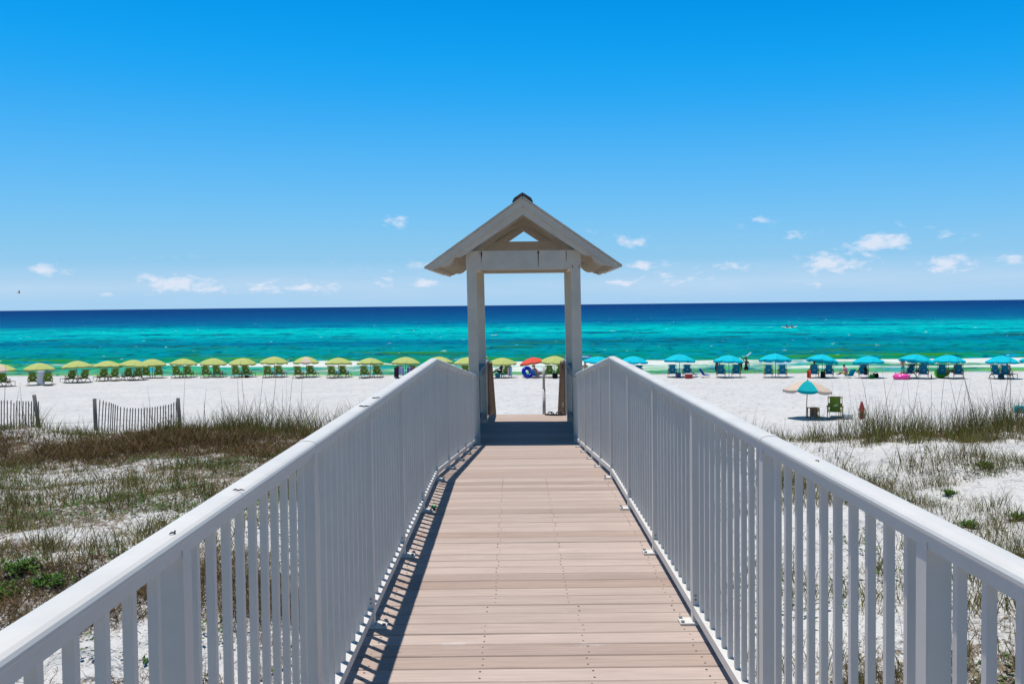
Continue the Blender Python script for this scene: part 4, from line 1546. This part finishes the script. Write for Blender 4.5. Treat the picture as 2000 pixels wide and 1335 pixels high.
person(seat_of(1967, 740, -24), -24, 'sitter in a white shirt on the sideways chair near the right edge', 'sit', 'tan', 'brown', (.45, .45, .48), (.75, .76, .80), (.05, .25, .05), 1.05, -.18, 'mid')
p = put(1763, 733)
person(p, 175, 'standing woman in a turquoise suit behind the pink swim ring', 'stand', 'pink', 'brown', (.0, .50, .50), None, None, .80, .1, 'mid')


def wader(px, off, **kw):
    x = at_depth(px, 700, 90).x
    y = float(shore(np.array([x]))[0]) + off
    return Vector((at_depth(px, 700, y).x, y, t1(at_depth(px, 700, y).x, y)))


person(wader(1457.5, 3.0), 4, 'man in dark red shorts standing in shallow water, seen from behind', 'stand', 'brown', 'black', (.16, .008, .02), None, None, .97, .0, 'head')
person(wader(1447, 3.6), 120, 'person in a white cap next to the man in red shorts', 'stand', 'dark', 'black', (.25, .75, .02), (.03, .03, .04), (.8, .8, .8), .97, .15, 'mid')
person(wader(1399, 2.2), -60, 'dark haired person bending at the left edge of a turquoise umbrella', 'stand', 'dark', 'black', (.02, .04, .18), None, None, 1.0, .35, 'mid')
q = wader(1457.5, 3.0)
t = tag(empty('body_board', (q.x + .26, q.y + .09, q.z + 1.96), .1), 'white board carried above the head of the wading man', 'board')
t.scale = (.8,) * 3
bo = MB().extrude([(.05, -.45), (.17, -.36), (.20, 0), (.17, .30), (.08, .45), (-.08, .45), (-.17, .30), (-.20, 0), (-.17, -.36), (-.05, -.45)],
                  lambda u, v: Vector((v * .62 + u * .1, u * .9, v * .5 + .0)), lambda u, v: Vector((v * .62 + u * .1 - .03, u * .9, v * .5 + .05)))
bo.build('board_deck', simple('board_white', (.75, .72, .70), .4, .4, .04), t)


def swimmer(px, py, label, **kw):
    return person(sea_at(px, py) + Vector((0, 0, -.38)), random.uniform(0, 360), label, 'swim', shorts=None, **kw)


swimmer(4, 700, 'swimmer with head and shoulders out of the water at the far left', skin='brown')
swimmer(912, 657.5, 'far swimmer left of the shelter post, only the head showing', skin='dark')
swimmer(957, 656, 'far swimmer behind the small white float', skin='dark')
t = tag(empty('swim_float', sea_at(964, 656), .1), 'small white air mattress on the sea beside a shelter post', 'float')
MB().box((0, 0, .06), (1.25, .7, .20), None, .07).build('mattress', simple('white_vinyl', (.8, .8, .8), .3, .4, .04), t)
MB().box((.52, 0, .20), (.25, .6, .12), None, .05).build('pillow', simple('pink_vinyl', (.75, .35, .30), .3, .4, .04), t)
t = tag(empty('swim_float', sea_at(1142, 700), .3), 'blue and white air mattress in the waves right of the shelter post', 'float')
MB().box((0, 0, .12), (1.5, .8, .22), None, .07).build('mattress', simple('blue_white_vinyl', (.45, .5, .75), .3, .4, .1), t)
MB().box((.55, 0, .27), (.3, .7, .14), None, .05).build('pillow', simple('blue_vinyl', (.02, .08, .45), .3, .4, .04), t)

# kayak on the bright band of water
K = sea_at(1541, 642)
t = tag(empty('kayak', K, R(4)), 'white kayak with two paddlers far out on turquoise water', 'kayak')
b = MB()
ws = [(-1.75, .03, .30), (-1.4, .20, .17), (-.7, .36, .08), (0, .40, .06), (.7, .36, .09), (1.4, .20, .20), (1.75, .03, .36)]
vs, fs = [], []
for x, w, zz in ws:
    for k in range(8):
        a = 2 * math.pi * k / 8
        vs.append((x, w * math.cos(a), zz + .14 + .16 * math.sin(a)))
for i in range(len(ws) - 1):
    for k in range(8):
        j = (k + 1) % 8
        fs.append((i * 8 + k, i * 8 + j, i * 8 + 8 + j, i * 8 + 8 + k))
b.add(vs, fs, True).build('hull', simple('kayak_white', (.8, .78, .70), .3, .4, .03), t)
MB().box((-.3, 0, .34), (.5, .4, .06), None, .02).build('seat', simple('kayak_yellow', (.70, .60, .15), .5, .3), t)
person(K + Vector((-.55, 0, .24)), -90, 'rear paddler sitting in the white kayak, dark top', 'sit', 'tan', 'black', (.05, .05, .08), (.03, .03, .04), None, .95, -.05, 'out')
person(K + Vector((.45, 0.03, .26)), -90, 'front paddler leaning forward in the white kayak, pink top', 'sit', 'tan', 'brown', (.1, .05, .08), (.80, .12, .18), None, .95, .25, 'out')

# gull
G = at_depth(37, 572, 60)
t = tag(empty('gull', G, R(25)), 'small gull flying low over the sea at far left', 'bird')
t.scale = (.6,) * 3
M_GULL = simple('gull_white', (.62, .60, .52), .8, .2)
M_GULLD = simple('gull_dark', (.05, .05, .055), .8, .2)
MB().tube([(-.20, 0, .03), (-.12, 0, .01), (0, 0, 0), (.10, 0, -.01), (.20, 0, -.015)], [.015, .04, .055, .045, .01], 8).ball((-.17, 0, .03), .035, 8, 6).build('body', M_GULL, t)
for s in (-1, 1):
    b = MB()
    top = [(-.06, s * .03, .03), (.07, s * .03, .03), (-.03, s * .18, .20), (.09, s * .18, .20), (.0, s * .42, .26 if s > 0 else .17), (.07, s * .42, .26 if s > 0 else .17)]
    bot = [(x, y_, z - .012) for x, y_, z in top]
    b.add(top + bot, [(0, 1, 3, 2), (2, 3, 5, 4), (6, 8, 9, 7), (8, 10, 11, 9), (0, 2, 8, 6), (1, 7, 9, 3), (2, 4, 10, 8), (3, 9, 11, 5), (4, 5, 11, 10)])
    b.build('wing', M_GULLD, t)
MB().tube([(-.20, 0, .03), (-.25, 0, .02)], [.012, .004], 5).build('beak', simple('beak', (.5, .3, .03), .5, .3), t)


# ------------------------------------------------------------------ sand fences on the left dune
def fence_post(parent, O, xt_, yt_, xb_, yb_, Y, r=.075):
    a, b_ = at_depth(xb_, yb_, Y), at_depth(xt_, yt_, Y)
    a = a - (b_ - a) * .25
    MB().tube([a - O, b_ - O], [r, r * .92], 9).build('post', M_FENCE, parent)


def sand_fence(picks, posts, Y, label):
    """picks = (top x, top y, foot x) read from the photograph; the foot stands on the sand"""
    O = Vector((at_depth(picks[0][0], 840, Y).x, Y, t1(at_depth(picks[0][0], 840, Y).x, Y)))
    f = tag(empty('sand_fence', O), label, 'fence')
    wire = [[], [], []]
    for xt_, yt_, xb_ in picks:
        top = at_depth(xt_, yt_, Y)
        foot = at_depth(xb_, 850, Y)
        foot.z = t1(foot.x, Y) - .08
        top.y += random.uniform(-.03, .03)
        MB().bar(foot - O, top - O, .036, .012, (0, 1, 0)).build('picket', M_FENCE, f)
        for k, q in enumerate((.93, .62, .30)):
            wire[k].append(foot.lerp(top, q) - O + Vector((0, -.012, 0)))
    for w in wire:
        MB().tube(w, .0035, 4).build('wire', M_WIRE, f)
    for a in posts:
        fence_post(f, O, *a, Y + .05)
    return f


pk = [(975, 152), (1007, 160), (1035, 170), (1067, 175), (1090, 182), (1110, 190), (1127, 200), (1150, 208), (1180, 220), (1213, 225), (1242, 230), (1270, 232),
      (1296, 232), (1325, 233), (1352, 233), (1384, 232), (1412, 229), (1438, 228), (1464, 227), (1490, 223), (1513, 220), (1540, 217), (1567, 212), (1594, 208),
      (1620, 202), (1648, 197), (1672, 190), (1697, 175), (1720, 165)]
sand_fence([(u / 5, 750 + v / 5, u / 5 - max(0, 4.4 - i * .16)) for i, (u, v) in enumerate(pk)],
           [(184.5, 778, 187, 838), (347.5, 777, 351.5, 836)], 37, 'grey picket sand fence sagging between two posts on the left dune')
pk = [(-60, 152), (-28, 156), (15, 157), (43, 157), (75, 157), (105, 158), (134, 182), (164, 160), (194, 162), (223, 165), (252, 167), (280, 167), (306, 167), (330, 168), (357, 168), (379, 168)]
sand_fence([(u / 5, 750 + v / 5, u / 5 - .6) for u, v in pk], [(66.5, 770.5, 76, 832)], 36.5, 'grey picket sand fence with a leaning post at the left edge')
p = at_depth(309, 838, 36.2)
t = MB().tube([(0, 0, -.5), (0.0, 0, .30), (0.01, 0, .47)], [.07, .068, .055], 9).build('wooden_stake', M_FENCE, None, (p.x, 36.2, t1(p.x, 36.2)))
tag(t, 'short broken wooden stake in front of the sagging sand fence', 'stake')
a, b_ = at_depth(76, 825, 36.8), at_depth(186, 824, 36.9)
t = MB().tube([a, (a + b_) / 2 + Vector((0, 0, -.02)), b_], .006, 4).build('fence_wire', M_WIRE)
tag(t, 'thin wire strung between the two sand fences', 'wire')


# ------------------------------------------------------------------ dune vegetation
def blades(P, H, Wd, lean, bend, az, tint, nseg=3):
    """P (n,3) roots; each blade a tapering bent strip; returns verts, quads, tris, colours"""
    n = len(P)
    dx, dy = np.cos(az), np.sin(az)
    sx, sy = -dy, dx
    V, Cc = [], []
    rnd = RNG.random(n)
    face = RNG.random(n) * math.pi
    sx, sy = np.cos(face), np.sin(face)
    for i in range(nseg + 1):
        f = i / nseg
        th = lean + bend * f
        # integrate roughly along the arc
        r = H * f * np.sin(lean + bend * f * .5)
        z = H * f * np.cos(lean + bend * f * .5)
        w = Wd * (1 - f) ** .6 * .5 if i < nseg else 0
        cx, cy, cz = P[:, 0] + dx * r, P[:, 1] + dy * r, P[:, 2] + z - .02
        shade = 1.0
        col = np.concatenate([tint * shade, np.ones((n, 1))], 1)
        if i < nseg:
            V.append(np.stack([cx - sx * w, cy - sy * w, cz], 1))
            V.append(np.stack([cx + sx * w, cy + sy * w, cz], 1))
            Cc += [col, col]
        else:
            V.append(np.stack([cx, cy, cz], 1))
            Cc.append(col)
    k = 2 * nseg + 1
    V = np.stack(V, 1).reshape(-1, 3)
    Cc = np.stack(Cc, 1).reshape(-1, 4)
    base = np.arange(n) * k
    Q = [np.stack([base + 2 * i, base + 2 * i + 1, base + 2 * i + 3, base + 2 * i + 2], 1) for i in range(nseg - 1)]
    T = np.stack([base + 2 * nseg - 2, base + 2 * nseg - 1, base + 2 * nseg], 1)
    return V, np.concatenate(Q), T, Cc


GREENS = np.array([(.11, .13, .022), (.17, .175, .035), (.075, .10, .018), (.22, .20, .06)])
DRY = np.array([(.14, .085, .035), (.085, .048, .020), (.23, .155, .07), (.055, .033, .016), (.17, .11, .045)])
STRAW = np.array([(.36, .28, .14), (.25, .18, .085), (.15, .10, .045), (.40, .33, .19)])


def scatter(area, per_m2, density, clump=0.0, clump_n=14, clump_r=.12):
    x0, x1, y0, y1 = area
    n = int((x1 - x0) * (y1 - y0) * per_m2)
    if clump:
        m = max(1, n // clump_n)
        cx, cy = RNG.uniform(x0, x1, m), RNG.uniform(y0, y1, m)
        keep = RNG.random(m) < density(cx, cy)
        cx, cy = cx[keep], cy[keep]
        size = RNG.gamma(2.0, .5, len(cx))
        cnt = np.maximum(2, (clump_n * size).astype(int))
        x = np.repeat(cx, cnt)
        y_ = np.repeat(cy, cnt)
        rr = np.repeat(clump_r * np.sqrt(size), cnt)
        x = x + RNG.normal(0, 1, len(x)) * rr
        y_ = y_ + RNG.normal(0, 1, len(y_)) * rr
        return x, y_
    x, y_ = RNG.uniform(x0, x1, n), RNG.uniform(y0, y1, n)
    keep = RNG.random(n) < density(x, y_)
    return x[keep], y_[keep]


class Grass:
    def __init__(s):
        s.parts = []

    def sow(s, xy, hmin, hmax, w, pal, lean=(.0, .5), bend=(.2, .9), mixp=None):
        x, y_ = xy
        ok = (np.abs(x - np.where(y_ > KY, XC + (y_ - KY) * VEER, XC)) > 1.05)
        x, y_ = x[ok], y_[ok]
        n = len(x)
        if not n:
            return
        P = np.stack([x, y_, terrain(x, y_)], 1)
        H = RNG.uniform(hmin, hmax, n) * (.55 + .45 * RNG.random(n)) * np.clip(1.0 + 2.2 * VN[2].fbm(x * .55, y_ * .55, 3), .5, 1.5)
        tint = pal[RNG.integers(0, len(pal), n)] if mixp is None else pal[RNG.choice(len(pal), n, p=mixp)]
        tint = tint * RNG.uniform(.75, 1.3, (n, 1))
        s.parts.append(blades(P, H, 1.35 * w * RNG.uniform(.7, 1.3, n), RNG.uniform(*lean, n), RNG.uniform(*bend, n), RNG.uniform(0, 2 * math.pi, n), tint))

    def build(s, name, label):
        vo, V, Q, T, Cc = 0, [], [], [], []
        for v, q, t, c in s.parts:
            V.append(v)
            Q.append(q + vo)
            T.append(t + vo)
            Cc.append(c)
            vo += len(v)
        me = np_mesh(name, np.concatenate(V), [np.concatenate(Q), np.concatenate(T)], M_GRASS, {'tint': np.concatenate(Cc)})
        return tag(link(name, me), label, 'grass', None, 'stuff')


def patch(sx, sy, seed, lo, hi):
    return lambda x, y_: sstep(lo, hi, VN[seed].fbm(x * sx + 7.3 * seed, y_ * sy, 4))


# left: dense brown crest
g = Grass()
crest = lambda x, y_: np.exp(-((y_ - 25.4 - .6 * np.sin(x * .6)) / 2.7) ** 4) * np.clip(.12 + patch(.42, .60, 1, -.20, .02)(x, y_), 0, 1)
A = (-22, -1.4, 22, 30.5)
g.sow(scatter(A, 620, crest), .22, .52, .012, np.concatenate([DRY, DRY, GREENS[:1]]), (.1, .9), (.4, 1.6))
g.sow(scatter(A, 700, crest), .12, .34, .012, np.concatenate([DRY, DRY[1:4]]), (.5, 1.4), (.4, 1.6))
g.build('dry_dune_grass', 'dense brown dry grass on the crest of the left dune')
g = Grass()
back = lambda x, y_: np.exp(-((y_ - 28.2) / 1.6) ** 4) * np.clip(.12 + patch(.45, .5, 2, -.10, .12)(x, y_), 0, 1)
g.sow(scatter((-22, -1.4, 26, 31), 170, back, 1, 16, .14), .35, 1.0, .010, np.concatenate([GREENS, GREENS, DRY[:3]]), (.0, .45), (.15, .9))
g.sow(scatter((-8.6, -3.6, 26.6, 29.6), 170, lambda x, y_: np.clip(.25 + patch(.9, .9, 3, -.05, .12)(x, y_), 0, 1), 1, 22, .22), .40, 1.05, .010, np.concatenate([GREENS, DRY[:3]]), (.0, .5), (.2, 1.0))
g.build('green_dune_grass', 'upright green grass along the back of the left dune')
# left plateau and scarp
g = Grass()
pl = lambda x, y_: np.clip(.10 + patch(.55, 1.0, 3, -.20, .04)(x, y_), 0, 1) * sstep(12.4, 13.8, y_) * (1 - sstep(22.5, 24.5, y_))
A = (-15, -1.4, 12.3, 24)
g.sow(scatter(A, 1000, pl), .06, .24, .009, np.concatenate([GREENS, GREENS, STRAW[1:3], DRY]), (.3, 1.4), (.3, 1.4))
g.sow(scatter(A, 110, pl, 1, 14, .09), .22, .60, .008, np.concatenate([GREENS, GREENS, DRY[:3]]), (.0, .5), (.2, .8))
sc_ = lambda x, y_: np.clip(.05 + patch(.9, 1.1, 4, -.12, .04)(x, y_), 0, 1) * sstep(6, 8, y_) * (1 - sstep(13.2, 15, y_))
A = (-10, -1.4, 6, 15)
g.sow(scatter(A, 1900, sc_), .10, .36, .0075, np.concatenate([DRY, DRY, STRAW[1:3]]), (.4, 1.45), (.3, 1.5))
g.sow(scatter(A, 420, sc_, 1, 70, .17), .08, .30, .009, np.concatenate([DRY[:2], DRY[3:4], DRY[3:4], DRY[1:2]]), (.5, 1.5), (.4, 1.5))
g.sow(scatter(A, 90, sc_, 1, 14, .07), .20, .50, .007, np.concatenate([GREENS, DRY, DRY]), (.0, .8), (.3, 1.0))
nr = lambda x, y_: np.clip(.30 + patch(.9, .9, 5, -.14, .06)(x, y_), 0, 1)
A = (-6.5, -1.3, 1.0, 8.0)
g.sow(scatter(A, 2200, nr), .12, .44, .006, np.concatenate([STRAW, DRY, GREENS, GREENS[:2]]), (.1, 1.3), (.3, 1.5))
g.build('sparse_dune_grass', 'thin straw and green grass on the sand left of the walk')
# right
g = Grass()
rc = lambda x, y_: np.exp(-((y_ - 25.4) / 1.7) ** 4) * np.clip(.25 + patch(.35, .5, 1, -.14, .05)(x, y_) + .3 * (x > 11), 0, 1)
A = (3.2, 24, 22.8, 28.5)
g.sow(scatter(A, 210, rc, 1, 18, .16), .35, 1.05, .009, np.concatenate([GREENS, GREENS, DRY[:3]]), (.0, .40), (.15, .8))
g.sow(scatter(A, 330, rc), .12, .38, .010, np.concatenate([DRY, DRY, GREENS[:2]]), (.3, 1.3), (.4, 1.4))
g.build('crest_dune_grass', 'green and brown grass along the crest of the right dune')
g = Grass()
rp = lambda x, y_: np.clip(.06 + patch(.55, .75, 2, -.06, .10)(x, y_), 0, 1) * (1 - sstep(23.5, 25, y_))
A = (1.3, 16, 9, 24.5)
g.sow(scatter(A, 230, rp, 1, 18, .11), .25, .80, .008, np.concatenate([GREENS, GREENS, DRY[:3], STRAW[1:2]]), (.0, .5), (.2, 1.0))
g.sow(scatter(A, 520, rp), .07, .26, .0075, np.concatenate([DRY, DRY, STRAW[1:3]]), (.4, 1.45), (.4, 1.4))
rn = lambda x, y_: np.clip(.10 + patch(.8, .8, 3, -.17, -.02)(x, y_), 0, 1)
A = (1.3, 8.5, 1.0, 10.5)
g.sow(scatter(A, 2600, rn), .12, .42, .006, np.concatenate([STRAW, DRY, DRY, GREENS]), (.2, 1.4), (.3, 1.5))
g.sow(scatter(A, 90, rn, 1, 14, .07), .25, .60, .007, np.concatenate([GREENS, GREENS, STRAW]), (.0, .5), (.2, 1.0))
g.build('sparse_dune_grass', 'thin straw and green tufts on the sand right of the walk')
# tall seed stalks
g = Grass()
st = [(15, 700 + 130), (30, 850), (52, 850), (172, 850), (335, 848)]
xsL = [8, 28, 45, 150, 165, 283, 298, 301, 333, 336, 357, 397, 402, 438, 463, 467, 479, 505, 529, 551, 560, 562, 579, 583, 587, 633, 726, 733]
for k, px in enumerate(xsL):
    d = at_depth(px, 840, 28.0 + (k % 4) * .5)
    g.sow((np.full(1, d.x), np.full(1, d.y)), 1.5, 2.3, .014, np.array([(.06, .058, .045), (.10, .09, .065)]), (.0, .10), (.02, .22))
xsR = [1449, 1457, 1475, 1635, 1655, 1668, 1700, 1722, 1731, 1738, 1750, 1760, 1778, 1785, 1795, 1803, 1820, 1828, 1835, 1850, 1858, 1878, 1886, 1900, 1910, 1922, 1945, 1950, 1957, 1962, 1975, 1982, 1985, 1992, 1998]
for k, px in enumerate(xsR):
    d = at_depth(px, 850, 25.0 + (k % 4) * .5)
    g.sow((np.full(1, d.x), np.full(1, d.y)), 1.4, 2.2, .013, np.array([(.06, .058, .045), (.11, .10, .07)]), (.0, .14), (.02, .30))
xr = RNG.uniform(6, 16, 130)
g.sow((xr, RNG.uniform(24.6, 27, 130)), .8, 1.7, .008, np.array([(.08, .08, .06), (.14, .13, .09)]), (.0, .2), (.05, .4))
g.build('sea_oat_stalks', 'tall thin sea oat stalks rising above the dune grass')
# low creeping green leaves
V, Fq, Cc = [], [], []
vo = 0
for area, per, seed, dn in (((-15, -2, 13, 24), 150, 4, (-.05, .12)), ((-6, -1.3, 1, 12), 60, 1, (.0, .15)), ((1.3, 15, 2, 22), 40, 5, (.03, .16))):
    x, y_ = scatter(area, per, patch(.6, .8, seed, *dn), 1, 9, .12)
    ok = np.abs(x - XC) > 1.05
    x, y_ = x[ok], y_[ok]
    n = len(x)
    z = terrain(x, y_) + RNG.uniform(.02, .12, n)
    a, L, W_ = RNG.uniform(0, 6.28, n), RNG.uniform(.04, .10, n), RNG.uniform(.012, .026, n)
    tl = RNG.uniform(-.3, .7, n)
    c = np.array([(.045, .12, .018), (.07, .15, .03), (.10, .16, .04)])[RNG.integers(0, 3, n)] * RNG.uniform(.7, 1.2, (n, 1))
    ca, sa = np.cos(a), np.sin(a)
    for u, v in ((0, 0), (.5, -1), (1, 0), (.5, 1)):
        V.append(np.stack([x + ca * L * u - sa * W_ * v, y_ + sa * L * u + ca * W_ * v, z + L * u * tl], 1))
        Cc.append(np.concatenate([c, np.ones((n, 1))], 1))
    i = np.arange(n)
    Fq.append(np.stack([vo + i, vo + n + i, vo + 2 * n + i, vo + 3 * n + i], 1))
    vo += 4 * n
tag(link('ground_cover', np_mesh('ground_cover', np.concatenate(V), [np.concatenate(Fq)], M_GRASS, {'tint': np.concatenate(Cc)})),
    'low creeping green leaves between the grass on the dunes', 'ground cover', None, 'stuff')


def shrub(px, py, r, n, label, col=((.035, .12, .010), (.07, .18, .018), (.12, .22, .03))):
    p = ground_at(px, py)
    t = tag(empty('beach_shrub', p), label, 'shrub', 'leafy shrubs on the dunes')
    st_ = MB()
    V, Fq, Cc, vo = [], [], [], 0
    cols = np.array(col)
    for k in range(n):
        a, ro = random.uniform(0, 6.28), r * math.sqrt(random.random())
        ro *= random.uniform(.6, 1.6)
        tip = Vector((ro * math.cos(a), ro * math.sin(a) * .8, r * random.uniform(.10, .60) * random.uniform(.4, 1.1)))
        st_.tube([(tip.x * .1, tip.y * .1, -.05), tip * .6 + Vector((0, 0, .02)), tip], [.006, .004, .002], 4)
        for q in range(16):
            c = tip * random.uniform(.45, 1.05) + Vector((random.gauss(0, .025), random.gauss(0, .025), random.gauss(0, .02)))
            b_ = random.uniform(0, 6.28)
            L, W_, tl = random.uniform(.05, .11), random.uniform(.009, .015), random.uniform(.0, 1.2)
            d = Vector((math.cos(b_), math.sin(b_), tl)).normalized() * L
            s_ = Vector((-math.sin(b_), math.cos(b_), 0)) * W_
            V += [c, c + d * .5 - s_, c + d, c + d * .5 + s_]
            cc = cols[random.randrange(len(cols))] * random.uniform(.7, 1.2)
            Cc += [(*cc, 1)] * 4
            Fq.append((vo, vo + 1, vo + 2, vo + 3))
            vo += 4
    link('leaves', np_mesh('leaves', np.array([tuple(v) for v in V]), [np.array(Fq)], M_GRASS, {'tint': np.array(Cc)}), t)
    st_.build('stems', M_OLDWOOD, t)
    return t


shrub(45, 1118, .30, 34, 'bright green leafy shrub on the sand slope at the left edge, upper one')
shrub(92, 1145, .26, 26, 'bright green leafy shrub on the sand slope at left, near the rail')
shrub(5, 1165, .24, 22, 'leafy shrub cut by the left picture edge, low on the slope')
shrub(10, 838, .50, 40, 'dark green shrub at the foot of the left edge fence', ((.02, .07, .02), (.03, .09, .03)))
shrub(1923, 912, .22, 18, 'small green shrub on bare sand of the right dune')
shrub(1856, 966, .16, 14, 'tiny dark green shrub on sand, right of the right rail')
shrub(1890, 1030, .22, 20, 'leafy green plant among tufts beside the right rail')
shrub(1995, 1015, .22, 20, 'green shrub cut by the right picture edge above the rail')
